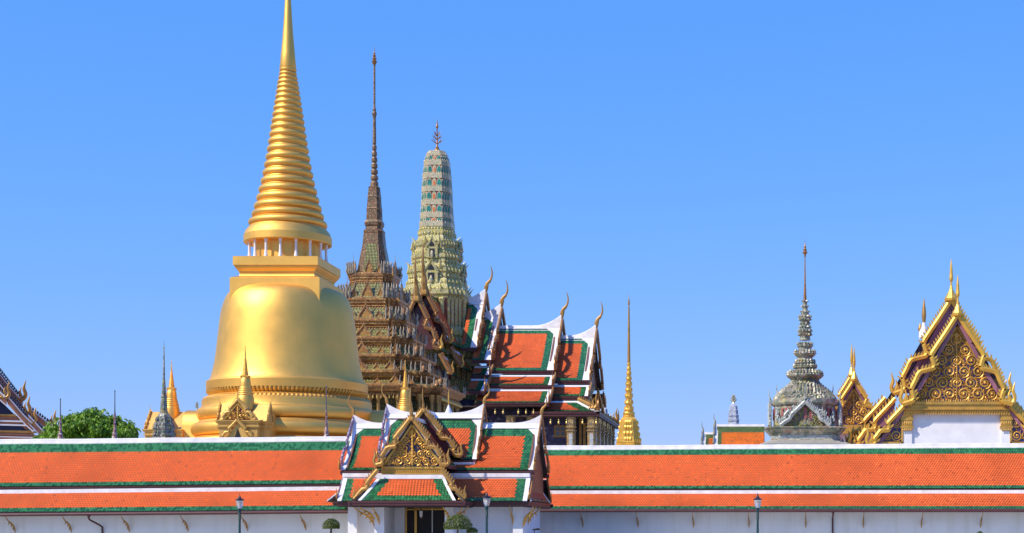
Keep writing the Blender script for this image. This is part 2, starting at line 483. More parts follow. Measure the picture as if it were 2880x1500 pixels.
def pediment(name, parent, fr, hw, H, z0, o, rows, back, gilt, frame_w=.16):
    """triangular gable wall with carved scrolls (carving is the sub-part)"""
    b = MB(); b.prism([fr.p(-hw, o, z0), fr.p(hw, o, z0), fr.p(0, o, z0 + H)], fr.out * -.15, 0)
    ob = b.build(name, back, parent)
    c = MB(); carved_field(c, fr, hw - frame_w, H - frame_w * 2, z0 + frame_w * .6, o + .03, rows)
    for sgn in (-1, 1):
        a = fr.p(sgn * hw, o + .04, z0 + .0); t = fr.p(0, o + .04, z0 + H)
        d = (t - a).normalized(); up = fr.out.cross(d).normalized() * frame_w / 2
        c.beam(a, t, fr.out * .09, up)
    c.build('carving', gilt, ob)
    return ob

def spikes(mb, cx, cy, sec, k, z, n_per, wd, h, dp, m=0, only=None):
    """leaf antefixes standing along a plan outline"""
    N = len(sec)
    for i in range(N):
        a = V((sec[i][0]*k, sec[i][1]*k)); b = V((sec[(i+1) % N][0]*k, sec[(i+1) % N][1]*k))
        L = (b - a).length; n = max(1, round(L / n_per)); d = (b - a) / L; out = V((d.y, -d.x))
        if only and not only(out): continue
        for j in range(n):
            p = a + d * L * (j + .5) / n
            mb.leaf(V((cx + p.x, cy + p.y, z)), out, wd, h, dp, m)
# ------------------------------------------------------------------ ground
def sheet(name, x0, x1, y0, y1, z, m):
    b = MB(); b.add([(x0, y0, z), (x1, y0, z), (x1, y1, z), (x0, y1, z)], [[0, 1, 2, 3]]); o = b.build(name, m); tag(o, None, None, kind='structure'); return o
M['lawn'] = plain("mown_lawn", (.055, .10, .025), .9, 0, .35, .6, .3, 30)
M['paving'] = plain("pale_paving", (.50, .47, .42), .8, 0, .2, .5, .2, 8)
M['soil'] = plain("dry_ground", (.24, .21, .16), .9, 0, .3, .02)
sheet('ground', -2500, 2500, -800, 4000, 0.0, M['soil'])
sheet('lawn', -120, 80, -20, 92, .004, M['lawn'])
b = MB(); b.box8((-120, 92, 0.0), (80, 156, .12)); tag(b.build('pavement', M['paving']), None, None, kind='structure')
b = MB(); b.box8((-130, 162.5, 0.0), (110, 330, .10)); tag(b.build('courtyard', M['paving']), None, None, kind='structure')

# ------------------------------------------------------------------ cloister galleries
def wall_mat():
    t = NT("stained_white_wall")
    n = t.noise(.5, 5)
    mp = t.n("Mapping"); mp.inputs['Scale'].default_value = (1.6, 1.6, .12); t.l(t.tc.outputs['Object'], mp.inputs[0])
    st = t.n("TexNoise", Scale=1.2, Detail=5); t.l(mp.outputs[0], st.inputs['Vector'])
    c = t.ramp(n.outputs[0], [(.3, (.76, .755, .73)), (.7, (.83, .825, .80))])
    c = t.mix(c, (.50, .47, .33), t.ramp(st.outputs[0], [(.48, (0, 0, 0)), (.85, (.38, .38, .38))]))
    return t.done(c, .75)
M['wall'] = wall_mat()

def bracket(name, a, bb, m, parent, width=.16):
    """carved eave bracket sweeping from the outer eave a down to the wall bb"""
    mb = MB(); d = bb - a; h = V((d.x, d.y, 0)); side = UP.cross(h).normalized()
    prof = [(0, 0, .04), (.10, .14, .05), (.32, .30, .065), (.62, .44, .09), (.84, .62, .11), (.95, .82, .075), (1.0, 1.0, .03)]
    c = catmull(prof, 3)
    mb.tube([a + h * x + UP * d.z * z for x, z, r in c], [r for x, z, r in c], 6, 0, flat=(side, width / .24))
    for x, z, sx in ((.45, .34, -.2), (.70, .47, -.18), (.86, .66, -.12)):         # leaf curls on its back
        p = a + h * x + UP * d.z * z
        mb.tube([p, p + h * sx * .6 + UP * d.z * .10, p + h * sx * .5 + UP * d.z * .22], [.06, .05, .005], 5, 0)
    return mb.build(name, m, parent)

def gallery(label, xa, xb, pa, pb, prof, ddf, brk, tiles_cut, loc):
    """prof: name -> (photo y at pixel pa, photo y at pixel pb, depth)"""
    g = thing('cloister_gallery', loc, label, 'gallery', 'long tiled galleries along the front')
    def Q(key, X, dy=0):
        yl, yr, d = prof[key]
        Xl, Xr = PX(pa, d), PX(pb, d)
        zl, zr = PZ(yl, d + ddf(Xl)), PZ(yr, d + ddf(Xr))
        t = (X - Xl) / (Xr - Xl)
        return V((X, d + ddf(X) + dy, lerp(zl, zr, t)))
    dr = prof['ridge'][2]
    r = MB()
    h1 = .235
    slope(r, Q('cap', xa), Q('cap', xb), Q('up_end', xa), Q('up_end', xb), .16, gt=tiles_cut[0], gb=tiles_cut[1])
    r.build('upper_roof', roof_mats(), g)
    r = MB()
    slope(r, Q('low_top', xa), Q('low_top', xb), Q('low_end', xa), Q('low_end', xb), .08, gt=0, gb=tiles_cut[2])
    r.build('lower_roof', roof_mats(), g)
    # back slopes
    def mir(p): return V((p.x, 2 * (dr + ddf(p.x)) - p.y, p.z))
    r = MB()
    slope(r, mir(Q('cap', xa)), mir(Q('cap', xb)), mir(Q('low_end', xa)), mir(Q('low_end', xb)), .2, gt=.6, gb=.6, tw=.5, th=.5)
    r.build('rear_roof', roof_mats(), g)
    r = MB()
    a, b2 = Q('ridge', xa), Q('ridge', xb)
    H = a.z - Q('cap', xa).z + .06
    n = 44; ph = rnd.uniform(0, 6)
    ridge_cap(r, [a.lerp(b2, i / n) + UP * (.014 * math.sin(i * .47 + ph) + .006 * math.sin(i * 1.13) + rnd.uniform(-.003, .003)) for i in range(n + 1)], H, .42)
    r.build('ridge_cap', M['ridge'], g)
    r = MB()
    a, b2 = Q('up_end', xa), Q('up_end', xb)
    fascia(r, a - UP*.05 + V((0, -.03, 0)), b2 - UP*.05 + V((0, -.03, 0)), .30, .10)
    r.build('fascia', M['maroon'], g)
    r = MB()
    a, b2 = Q('low_top', xa), Q('low_top', xb)
    r.beam(a + UP*.04, b2 + UP*.04, V((0, .14, 0)), V((0, 0, .17)))
    r.build('plaster_band', M['ridge'], g)
    # gutter with joints
    r = MB()
    a, b2 = Q('gut', xa), Q('gut', xb)
    sec = [(.12, 0), (-.02, 0), (-.10, -.05), (-.13, -.14), (-.10, -.24), (-.02, -.29), (.12, -.29)]
    top = prof['low_end'][2] - .06
    def ring(p): return [V((p.x, p.y + y, p.z + z + .29)) for y, z in sec]
    r.loft([ring(a), ring(b2)])
    L = b2.x - a.x
    for k in range(int(L / .92)):
        p = a.lerp(b2, (k + .5) * .92 / L)
        r.loft([[q + V((-.025, (-.012 if q.y < p.y else 0), 0)) for q in ring(p)], [q + V((.025, (-.012 if q.y < p.y else 0), 0)) for q in ring(p)]])
    r.build('gutter', M['maroon'], g)
    # wall
    wy = prof['wall']
    r = MB()
    ya, yb = wy + ddf(xa), wy + ddf(xb); za, zb = Q('gut', xa).z + .25, Q('gut', xb).z + .25
    yc = dr + 4.6
    r.loft([[V((xa, ya, .05)), V((xa, yc + ddf(xa), .05)), V((xa, yc + ddf(xa), za)), V((xa, ya, za))],
            [V((xb, yb, .05)), V((xb, yc + ddf(xb), .05)), V((xb, yc + ddf(xb), zb)), V((xb, yb, zb))]])
    r.build('wall', M['wall'], g)
    # upper wall between the roofs, and the gable ends of the attic
    r = MB()
    p, q = Q('up_end', xa), Q('up_end', xb)
    r.loft([[V((xa, p.y + .45, p.z - .8)), V((xa, yc + ddf(xa) - .3, p.z - .8)), V((xa, p.y + .45 + .2, p.z + .15)), V((xa, p.y + .45, p.z + .1))],
            [V((xb, q.y + .45, q.z - .8)), V((xb, yc + ddf(xb) - .3, q.z - .8)), V((xb, q.y + .45 + .2, q.z + .15)), V((xb, q.y + .45, q.z + .1))]])
    r.build('attic_wall', M['maroon'], g)
    first = None
    d0 = prof['gut'][2]
    for px in brk:
        X = PX(px, d0)
        p = Q('gut', X)
        if first is None:
            first = bracket('eave_bracket', p + V((0, .1, .02)), V((X + .04, wy + ddf(X) - .03, p.z - 1.42)), M['gold_dull'], g); x0 = p
        else:
            c = first.copy(); COL.objects.link(c); c.location = first.location + (p - x0); c.parent = g
    return g, Q

left_prof = dict(ridge=(1236, 1228, 145), cap=(1248.5, 1242, 144.75), up_end=(1369, 1360, 141.7), low_top=(1385, 1375, 141.15),
                 low_end=(1442, 1434.5, 139.6), gut=(1453, 1444.5, 139.5), wall=141.3)
gl, QL = gallery('left gallery with plain orange and green tiled roof, beside the golden bell shrine', -78, -33.2, 0, 984, left_prof, lambda X: 0.0,
                 (14, 174, 339, 506, 676, 842, 1004), (.95, .50, .72), (-56, 143, 0))
right_prof = dict(ridge=(1254, 1247, 156.5), cap=(1265, 1258, 156.25), up_end=(1375.5, 1374, 153), low_top=(1386.5, 1385, 152.45),
                  low_end=(1433, 1433, 150.8), gut=(1441, 1441, 150.7), wall=152.7)
def ddr(X): return -3.4 * (X + 20.7) / 41.5
gr_, QR = gallery('right gallery with plain orange and green tiled roof, below the mosaic crowned tower', -24.5, 40, 1537, 2880, right_prof, ddr,
                  (1632, 1790, 1948, 2105, 2265, 2426, 2588, 2752, 2916), (.62, .45, .45), (5, 143, 0))
def pipe(parent, path, r=.085):
    b = MB(); b.tube([V(p) for p in path], [r] * len(path), 10)
    p0 = V(path[0]); b.lathe(p0.x, p0.y, [(r*1.5, p0.z - .12), (r*1.5, p0.z + .05)], 10)
    b.build('downpipe', M['maroon'], parent)
X = PX(249, 139.5); z = QL('gut', X).z
pipe(gl, [(X, 139.55, z), (X, 139.55, z - .28), (X + .1, 139.7, z - .40), (X + .42, 140.7, z - .78), (X + .5, 141.1, z - .95), (X + .5, 141.15, z - 1.2), (X + .5, 141.15, .12)])
X = PX(2343, 150.7 + ddr(4)); z = QR('gut', X).z
pipe(gr_, [(X, 150.7 + ddr(X), z), (X, 150.75 + ddr(X), z - .3), (X + .02, 152.5 + ddr(X), z - .5), (X + .02, 152.5 + ddr(X), .12)])

# ------------------------------------------------------------------ gate pavilion
zz = zoomed(920, 1080, 3.195)
def gate():
    g = thing('gate_pavilion', (-29.5, 140, 0), 'white gate pavilion with tiered orange roofs and gilded gables, between the two galleries', 'gate')
    dR = 142.0
    def band(name, X0, X1, yt, dt, yb, db, **kw):
        r = MB()
        slope(r, V((X0, dt, PZ(yt, dt))), V((X1, dt, PZ(yt, dt))), V((X0, db, PZ(yb, db))), V((X1, db, PZ(yb, db))), **kw)
        r.build(name, roof_mats(), g)
        # the far side of the same roof
        r = MB(); m = 2 * dR
        kw2 = dict(kw); kw2['tw'] = kw2['th'] = .45
        slope(r, V((X0, m - dt, PZ(yt, dt))), V((X1, m - dt, PZ(yt, dt))), V((X0, m - db, PZ(yb, db))), V((X1, m - db, PZ(yb, db))), **kw2)
        r.build('rear_roof', roof_mats(), g)
    U0, U1, W0, W1 = -33.94, -25.63, -36.83, -20.65
    band('upper_roof', U0, U1, 1168, dR - .2, 1293, 138.8, sag=.40, wl=.38, wr=.38, wt=.34, gl=.62, gr=.55, gt=.66, gb=.42, cham=(.62, .62))
    band('wing_roof', W0, W1, 1194, dR - .2, 1323, 137.75, sag=.42, wl=.34, wr=.42, wt=.42, gl=.60, gr=.78, gt=.62, gb=.50, cham=(.62, .62))
    band('skirt_roof', W0 + .35, W1 - .15, 1340, 137.25, 1410, 135.2, sag=.10, wl=.34, wr=.36, wt=.28, gl=.55, gr=.72, gt=0, gb=.50)
    # plaster bands where an upper roof meets the one below
    r = MB()
    ztop = PZ(1300, 138.6)
    r.beam(V((U0 + .1, 138.75, ztop - .28)), V((U1 - .1, 138.75, ztop - .28)), V((0, .3, 0)), V((0, 0, .26)))
    r.beam(V((W0 + .3, 137.2, PZ(1337, 137.2))), V((W1 - .2, 137.2, PZ(1337, 137.2))), V((0, .25, 0)), V((0, 0, .16)))
    r.build('plaster_band', M['ridge'], g)
    # ridges sweeping up to the gables
    for x0, x1, yr, ri, run in ((U0 - .05, U1 + .05, 1161, .78, 2.5), (W0 - .05, W1 + .05, 1189.5, .70, 2.3)):
        r = MB(); z0 = PZ(yr, dR)
        pts = swoop(x0, x1, z0, ri, run, 10)
        rings = []
        for x, z in pts:
            base = z0 - .52
            rings.append([V((x, dR - .62, base)), V((x, dR - .40, base + .14)), V((x, dR - .2, base + .2)), V((x, dR - .13, z)), V((x, dR + .13, z)), V((x, dR + .2, base + .2)), V((x, dR + .40, base + .14)), V((x, dR + .62, base))])
        r.loft(rings); r.build('ridge_cap', M['ridge'], g)
    # eave boards
    r = MB()
    for x0, x1, y, d in ((U0, U1, 1294, 138.75), (W0 - .05, W1 + .12, 1324.5, 137.55), (W0 - .1, W1 + .16, 1411.5, 135.35)):
        z = PZ(y, d)
        fascia(r, (x0, d, z), (x1, d, z), .34, .1)
        fascia(r, (x1, 2*dR - d, z), (x0, 2*dR - d, z), .34, .1, out=V((0, 1, 0)))
    z = PZ(1411.5, 135.35)
    fascia(r, (W1 + .16, 135.3, z), (W1 + .16, 147.0, z), .34, .1, out=V((1, 0, 0)))
    fascia(r, (W0 - .1, 2*dR - 135.3, z), (W0 - .1, 135.3, z), .34, .1, out=V((-1, 0, 0)))
    r.build('fascia', M['maroon'], g)
    # end skirts
    for sgn, Xw in ((1, W1), (-1, W0)):
        r = MB(); zt, zb = PZ(1345, 137.9), PZ(1410, 135.4)
        ov, yr_ = (.12, 146.95) if sgn > 0 else (.55, 2*dR - 135.4)
        a, bq = V((Xw - sgn * 1.1, 137.9, zt)), V((Xw - sgn * 1.1, yr_ - 1.2, zt)); c, d = V((Xw + sgn * ov, 135.4, zb)), V((Xw + sgn * ov, yr_, zb))
        if sgn > 0: slope(r, a, bq, c, d, .05, wl=.25, wr=.25, gb=.5)
        else: slope(r, bq, a, d, c, .05, wl=.25, wr=.25, gb=.5)
        r.build('end_skirt_roof', roof_mats(), g)
    # gable ends of the ridge roofs
    for Xe, mk, yr, db, yb, ri in ((U1, rightward, 1161, 138.8, 1293, .78), (W1, rightward, 1189.5, 137.6, 1323, .70), (U0, leftward, 1161, 138.8, 1293, .78), (W0, leftward, 1189.5, 137.6, 1323, .70)):
        zt, zb = PZ(yr, dR) + .15, PZ(yb, db) + .1
        hw = dR - db; fr = mk((Xe, dR, zt))
        r = MB(); r.prism([fr.p(-hw + .2, -.35, zb - zt), fr.p(hw - .2, -.35, zb - zt), fr.p(0, -.35, -.3)], fr.out * -.15); 
        r.build('end_gable_wall', M['brown'], g)
        for s in (-1, 1):
            r = MB(); bargeboard(r, fr, (0, .25), (s * (hw + .05), zb - zt + .1), .26, .16, 13, m=0, mt=0, th=.9 if mk is rightward else .45)
            r.build('bargeboard', M['bronze'] if mk is rightward else M['violet_edge'], g)
            r = MB(); flame(r, fr, s * (hw + .0), zb - zt + .0, s, 1.05, o=.1); r.build('naga_finial', M['gold_dull'], g)
        r = MB(); chofa(r, fr, 0, ri * .8 + .02, 1.75, o=.06, lean=.9); r.build('chofa', M['gold_dull'], g)
    for x0, x1 in ((W1 - .85, W1 - .38), (W0 + .38, W0 + .85)):
        r = MB(); r.box8((x0, 137.9, PZ(1412, 135.35)), (x1, 146.1, PZ(1318, 137.75))); r.build('end_wall', M['brown'], g)
    # skirt bargeboards at the ends
    for Xe, mk in ((W1 - .1, rightward), (W0 + .3, leftward)):
        fr = mk((Xe, dR, 0))
        for s in (-1, 1):
            r = MB(); bargeboard(r, fr, (s * 4.1, PZ(1340, 137.9)), (s * 6.5, PZ(1408, 135.4) + .1), .24, .14, 7, STRAIGHT); r.build('bargeboard', M['bronze'] if mk is rightward else M['violet_edge'], g)
            r = MB(); flame(r, fr, s * 6.45, PZ(1408, 135.4) + .1, s, .95, o=.08); r.build('naga_finial', M['gold_dull'], g)
    # ---- front porch: two stepped gables facing us
    XC = -29.95
    for k, (ya, d, hw, H, hc) in enumerate(((1178, 133.5, 2.88, 3.92, 2.0), (1157, 138.0, 3.1, 3.9, 1.85))):
        za = PZ(ya, d); fr = front((XC, d, za)); back = 2.4 if k == 0 else 4.2
        # roof slopes of the porch
        for s in (-1, 1):
            d1 = 138.0 if k == 0 else 143.0
            t0, t1 = V((XC, d + .05, za - .05)), V((XC, d1, za - .05)); b0, b1 = V((XC + s*(hw - .1), d + .05, za - H + .15)), V((XC + s*(hw - .1), d1, za - H + .15))
            r = MB()
            if s > 0: slope(r, t0, t1, b0, b1, .16, wl=.22, wt=.12, gl=.5, gt=.5, gb=.45)
            else: slope(r, t1, t0, b1, b0, .16, wr=.22, wt=.12, gr=.5, gt=.5, gb=.45)
            r.build('porch_roof', roof_mats(), g)
            r = MB(); bargeboard(r, fr, (0, .12), (s * hw, -H + .12), .31, .2, 17, m=0, mt=0, th=.95)
            r.build('bargeboard', M['gold_dull'], g)
            r = MB(); flame(r, fr, s * (hw - .12), -H + .05, s, 1.45 if k == 0 else 1.3, o=.12); r.build('naga_finial', M['gold_dull'], g)
            r = MB(); r.beam(V((XC + s*(hw + .02), d + .1, za - H + .02)), V((XC + s*(hw + .02), d1 - .2, za - H + .02)), V((.05, 0, 0)), V((0, 0, .15))); r.build('porch_fascia', M['maroon'], g)
        r = MB(); ridge_cap(r, [V((XC, d, za + .2)), V((XC, 139 if k == 0 else 142, za + .2))], .3, .26, axis='y'); r.build('ridge_cap', M['ridge'], g)
        r = MB(); chofa(r, fr, 0, .1, 2.45 if k == 0 else 1.95, o=.1, lean=.55, cone=.28); r.build('chofa', M['gold_dull'], g)
        if k == 0:
            frp = front((XC, d, za - H - .25))
            pediment('pediment', g, frp, hw - .42, H - .45, 0.28, -.28, 5, M['navy'], M['gold'], .2)
            r = MB(); z0 = -.35
            for zz0, zz1, o in ((-.35, -.22, -.35), (-.22, .12, -.45), (.12, .28, -.3)): r.loft([[frp.p(-hw + .3, o, zz0), frp.p(hw - .3, o, zz0), frp.p(hw - .3, -.8, zz0), frp.p(-hw + .3, -.8, zz0)], [frp.p(-hw + .3, o, zz1), frp.p(hw - .3, o, zz1), frp.p(hw - .3, -.8, zz1), frp.p(-hw + .3, -.8, zz1)]])
            for i in range(30):
                x = lerp(-hw + .4, hw - .4, i / 29); r.leaf(frp.p(x, -.40, -.20), (0, -1), .15, .3, .08)
                r.leaf(frp.p(x, -.36, .26), (0, -1), .14, .28, .08)
                r.blob(frp.p(x, -.36, -.37), (.06, .05, .07), 0, 4)
            r.build('frieze', M['gold'], g)
        else:
            r = MB(); r.prism([fr.p(-hw + .2, -.3, -H + .2), fr.p(hw - .2, -.3, -H + .2), fr.p(0, -.3, -.3)], fr.out * -.12); r.build('inner_gable_wall', M['redback'], g)
    # the porch skirt with its side returns
    zt, zb = PZ(1346, 133.4), PZ(1409, 131.8)
    r = MB(); slope(r, V((XC - 2.75, 133.35, zt)), V((XC + 2.75, 133.35, zt)), V((XC - 3.95, 131.8, zb)), V((XC + 3.95, 131.8, zb)), .06, wl=.26, wr=.26, gl=.72, gr=.72, gb=.62)
    r.build('porch_skirt_roof', roof_mats(), g)
    r = MB(); r.beam(V((XC - 2.8, 133.35, zt + .13)), V((XC + 2.8, 133.35, zt + .13)), V((0, .15, 0)), V((0, 0, .17)))
    r.build('plaster_band', M['ridge'], g)
    for s in (-1, 1):
        r = MB(); t0, t1 = V((XC + s*2.75, 133.3, zt)), V((XC + s*2.75, 137.4, zt)); b0, b1 = V((XC + s*4.55, 132.2, zb)), V((XC + s*4.55, 137.4, zb))
        if s > 0: slope(r, t0, t1, b0, b1, .05, gb=.5, gl=.5)
        else: slope(r, t1, t0, b1, b0, .05, gb=.5, gr=.5)
        r.build('porch_side_skirt_roof', roof_mats(), g)
        fr = front((XC, 132.75, 0))
        r = MB(); bargeboard(r, fr, (s * 2.55, PZ(1322, 133)), (s * 4.45, PZ(1405, 132.7)), .30, .18, 10, [(0, 0), (.3, .01), (.45, 0), (.52, -.05), (.58, -.07), (.66, -.01), (.8, .0), (1, 0)], th=1.0)
        r.build('bargeboard', M['gold_dull'], g)
        r = MB(); flame(r, fr, s * 4.3, PZ(1404, 132.7) - .05, s, 1.15, o=.1); r.build('naga_finial', M['gold_dull'], g)
    r = MB(); z = zb + .0
    fascia(r, (XC - 4.75, 131.75, z), (XC + 4.75, 131.75, z), .38, .1)
    fascia(r, (XC + 4.75, 131.7, z), (XC + 4.75, 135.5, z), .38, .1, out=V((1, 0, 0)))
    fascia(r, (XC - 4.75, 135.5, z), (XC - 4.75, 131.7, z), .38, .1, out=V((-1, 0, 0)))
    r.build('porch_fascia', M['maroon'], g)
    r = MB()                                                 # soffits
    r.box8((XC - 4.5, 132.0, z - .5), (XC + 4.5, 136, z - .38)); r.box8((W0 + .2, 135.7, z - .42), (XC - 4.6, 2*dR - 135.7, z - .3)); r.box8((XC + 4.6, 135.7, z - .42), (W1 + .05, 2*dR - 135.7, z - .3)); r.box8((XC - 4.6, 136.05, z - .42), (XC + 4.6, 2*dR - 135.7, z - .3))
    r.build('soffit', M['under'], g)
    # ---- walls, piers and door
    zw = z - .35
    r = MB()
    for x0, x1 in ((W0 + .9, -32.35), (-26.95, W1 - .75)): r.box8((x0, 137.2, .05), (x1, 146.6, zw))
    r.box8((-32.35, 137.7, .05), (-31.5, 139.6, zw)); r.box8((-27.85, 137.7, .05), (-26.95, 139.6, zw))
    r.build('wall', M['white'], g)
    for x0, x1, y0 in ((-33.05, -32.25, 133.7), (-27.3, -26.6, 133.7), (W1 - 1.55, W1 - .72, 136.6), (W0 + .85, W0 + 1.6, 136.6)):
        r = MB(); r.box8((x0, y0, .05), (x1, 137.195, zw)); r.build('pier', M['white'], g)
    dd = 137.95
    dx0, dx1, dh = -31.5, -27.85, PZ(1435, dd)
    r = MB(); r.box8((dx0, dd + .3, .1), (dx1, dd + .4, zw)); fr_ = r.build('door_recess', M['dark'], g)
    r = MB()
    for a, bq, c, d2 in ((dx0, dx0 + .14, .1, zw), (dx0 + .78, dx0 + .98, .1, zw), (dx1 - .14, dx1, .1, zw), (dx0 + .14, dx1 - .14, dh, dh + .10), (dx0 + .14, dx1 - .14, zw - .12, zw)):
        r.box8((a, dd, c), (bq, dd + .09, d2))
    for i in range(34):                                      # pierced band over the door
        x = lerp(dx0 + 1.0, dx1 - .2, i / 33); r.box8((x, dd + .02, dh + .1), (x + .035, dd + .06, zw - .12))
    r.build('gilded_door_frame', M['gold'], g)
    r = MB()
    for i in range(7):
        x = lerp(dx0 + .18, dx0 + .74, i / 6); r.box8((x, dd + .03, .1), (x + .03, dd + .07, dh + .45))
    for zz0 in (1.0, 1.6, 2.2, 2.75, 3.3): r.box8((dx0 + .14, dd + .035, zz0), (dx0 + .78, dd + .065, zz0 + .04))
    for i in range(26):
        x = lerp(dx0 + 1.02, dx1 - .2, i / 25); r.box8((x, dd + .15, .1), (x + .02, dd + .18, dh))
    x = (dx0 + 1.0 + dx1) / 2 - .1
    r.build('iron_grille', M['under'], g)
    r = MB(); r.box8((x, dd + .05, .1), (x + .09, dd + .14, zw - .13)); r.build('door_mullion', M['wall'], g)
    # brackets under the eaves
    zg = z - .38
    for a, bq in (((XC - 4.45, 132.3, zg), (-33.1, 133.9, zg - 1.75)), ((XC - 3.9, 132.0, zg), (-33.07, 133.75, zg - 1.3)), ((-32.85, 132.2, zg), (-32.65, 133.68, zg - 1.55)), ((-27.15, 132.2, zg), (-26.95, 133.68, zg - 1.2)),
                  ((XC + 4.4, 132.3, zg), (-26.55, 133.9, zg - 1.5)), ((XC + 4.7, 133.0, zg), (-26.58, 135.5, zg - 1.3)), ((-22.3, 135.6, zg), (-22.2, 136.58, zg - 1.55)),
                  ((W1 + .3, 135.6, zg), (W1 - .70, 136.55, zg - 1.75)), ((W1 + .3, 137.2, zg), (W1 - .70, 137.15, zg - 1.6)), ((W1 + .3, 139.6, zg), (W1 - .73, 139.6, zg - 1.5))):
        bracket('eave_bracket', V(a), V(bq), M['gold'], g, .18)
    return g
gate()

def lantern_thing():
    d = 136.6; x, y = zz(845, 1172); p = P(x, y, d)
    t = thing('hanging_lantern', (p.x, p.y, p.z - .35), 'small white glass lantern hanging in the dark gate doorway', 'lantern')
    b = MB(); b.lathe(p.x, p.y, [(.02, p.z + .75), (.02, p.z + .36), (.2, p.z + .32), (.06, p.z + .42)][::-1], 10); b.lathe(p.x, p.y, [(.05, p.z - .36), (.11, p.z - .30), (.05, p.z - .28)], 10)
    b.build('lantern_frame', M['bronze'], t)
    b = MB(); b.lathe(p.x, p.y, [(.08, p.z - .25), (.13, p.z - .1), (.145, p.z + .28)], 10); b.build('glass_shade', M['white'], t)
lantern_thing()

# ------------------------------------------------------------------ lamp posts, floodlight, clipped trees
M['lampgreen'] = plain("dark_green_paint", (.004, .045, .040), .35, 0, .3, 2)
M['lampcap'] = plain("dark_metal_cap", (.03, .022, .022), .35, .3, .3, 2)
def glass():
    t = NT("clear_lamp_glass"); t.b.inputs['Transmission Weight'].default_value = .85; return t.done((.9, .88, .84), .12)
M['glass'] = glass()
M['bulb'] = plain("frosted_bulb", (.75, .72, .66), .4, 0, .05)
def lamp(px, ytop, label):
    d = 128.0; x = PX(px, d); zt = PZ(ytop, d); k = d / F
    t = thing('street_lamp', (x, d, 0), label, 'street lamp', 'green lamp posts in front of the galleries')
    def z(y): return zt - (y) * k
    b = MB(); b.lathe(x, d, [(.004, z(0)), (.012, z(3)), (.035, z(4.5)), (.02, z(6)), (.07, z(9)), (.13, z(14)), (.16, z(15.5)), (.33, z(18.5)), (.34, z(21)), (.25, z(22))][::-1], 16); b.build('lamp_cap', M['lampcap'], t)
    b = MB(); b.lathe(x, d, [(.15, z(44)), (.22, z(38)), (.27, z(31)), (.285, z(26)), (.25, z(22))], 16); g = b.build('glass_globe', M['glass'], t)
    b = MB(); b.lathe(x, d, [(.05, z(43)), (.06, z(37)), (.10, z(32)), (.09, z(28)), (.03, z(25))], 10); b.build('bulb', M['bulb'], g)
    b = MB()
    pr = [(.17, z(44)), (.18, z(46)), (.12, z(48)), (.13, z(52)), (.16, z(53)), (.10, z(55))]
    for q in range(4): pr += [(.10, z(57 + 5*q)), (.125, z(58.5 + 5*q)), (.10, z(60 + 5*q))]
    zz_ = z(80)
    pr += [(.085, z(80)), (.095, 1.5), (.14, 1.4), (.12, 1.3), (.15, .6), (.24, .5), (.26, .05)]
    b.lathe(x, d, pr[::-1], 14); b.build('post', M['lampgreen'], t)
lamp(674, 1387, 'green lamp post with clear globe in front of the left gallery')
lamp(1369, 1380, 'green lamp post with clear globe in front of the gate pavilion')
lamp(2131, 1385, 'green lamp post with clear globe in front of the right gallery')

def floodlight():
    p = P(1510, 1489.5, 135.0)
    t = thing('floodlight', (p.x - .2, p.y, 0), 'flat black floodlight on a thin post at the right corner of the gate', 'floodlight')
    b = MB(); b.loft([[p + V((-.33, -.25, .02)), p + V((.10, -.25, .11)), p + V((.10, .25, .11)), p + V((-.33, .25, .02))], [p + V((-.33, -.25, -.02)), p + V((.33, -.25, .02)), p + V((.33, .25, .02)), p + V((-.33, .25, -.02))]]); b.loft([[p + V((-.3, -.2, -.08)), p + V((.3, -.2, -.04)), p + V((.3, .2, -.04)), p + V((-.3, .2, -.08))], [p + V((-.33, -.25, -.02)), p + V((.33, -.25, .02)), p + V((.33, .25, .02)), p + V((-.33, .25, -.02))]])
    b.build('lamp_head', M['lampcap'], t)
    b = MB(); b.tube([p + V((-.2, 0, -.08)), V((p.x - .28, p.y, .1))], [.035, .04], 8); b.build('post', M['lampcap'], t)
floodlight()

def leaf_mat(name, c, var=.45):
    t = NT(name); g = t.n("NewGeometry")
    col = t.ramp(g.outputs['Random Per Island'], [(0, mul(c, 1 - var)), (.6, c), (1, mul(c, 1.5))])
    t.b.inputs['Transmission Weight'].default_value = 0
    m = t.done(col, .5, 0, .4)
    # a little light through the leaf
    tr = t.n("BsdfTranslucent"); t.l(col, tr.inputs[0]); mx = t.n("MixShader"); mx.inputs[0].default_value = .3
    t.l(t.b.outputs[0], mx.inputs[1]); t.l(tr.outputs[0], mx.inputs[2]); t.l(mx.outputs[0], t.t.nodes["Material Output"].inputs[0])
    return m
M['topiary'] = leaf_mat("clipped_leaf", (.11, .14, .022))
M['treeleaf'] = leaf_mat("bright_tree_leaf", (.17, .31, .02))
M['bark'] = plain("grey_bark", (.12, .09, .065), .85, 0, .4, 3, .5, 8)
def leafquad(mb, p, nrm, L, W, m=0):
    a = nrm.orthogonal().normalized(); a.rotate(__import__('mathutils').Quaternion(nrm, rnd.uniform(0, 6.28))); b = nrm.cross(a)
    mb.add([p - a*L*.5, p + b*W*.5 + nrm*W*.1, p + a*L*.5, p - b*W*.5 + nrm*W*.1], [[0, 1, 2, 3]], m)
def rdir():
    while True:
        v = V((rnd.uniform(-1, 1), rnd.uniform(-1, 1), rnd.uniform(-1, 1)))
        if .05 < v.length < 1: return v.normalized()
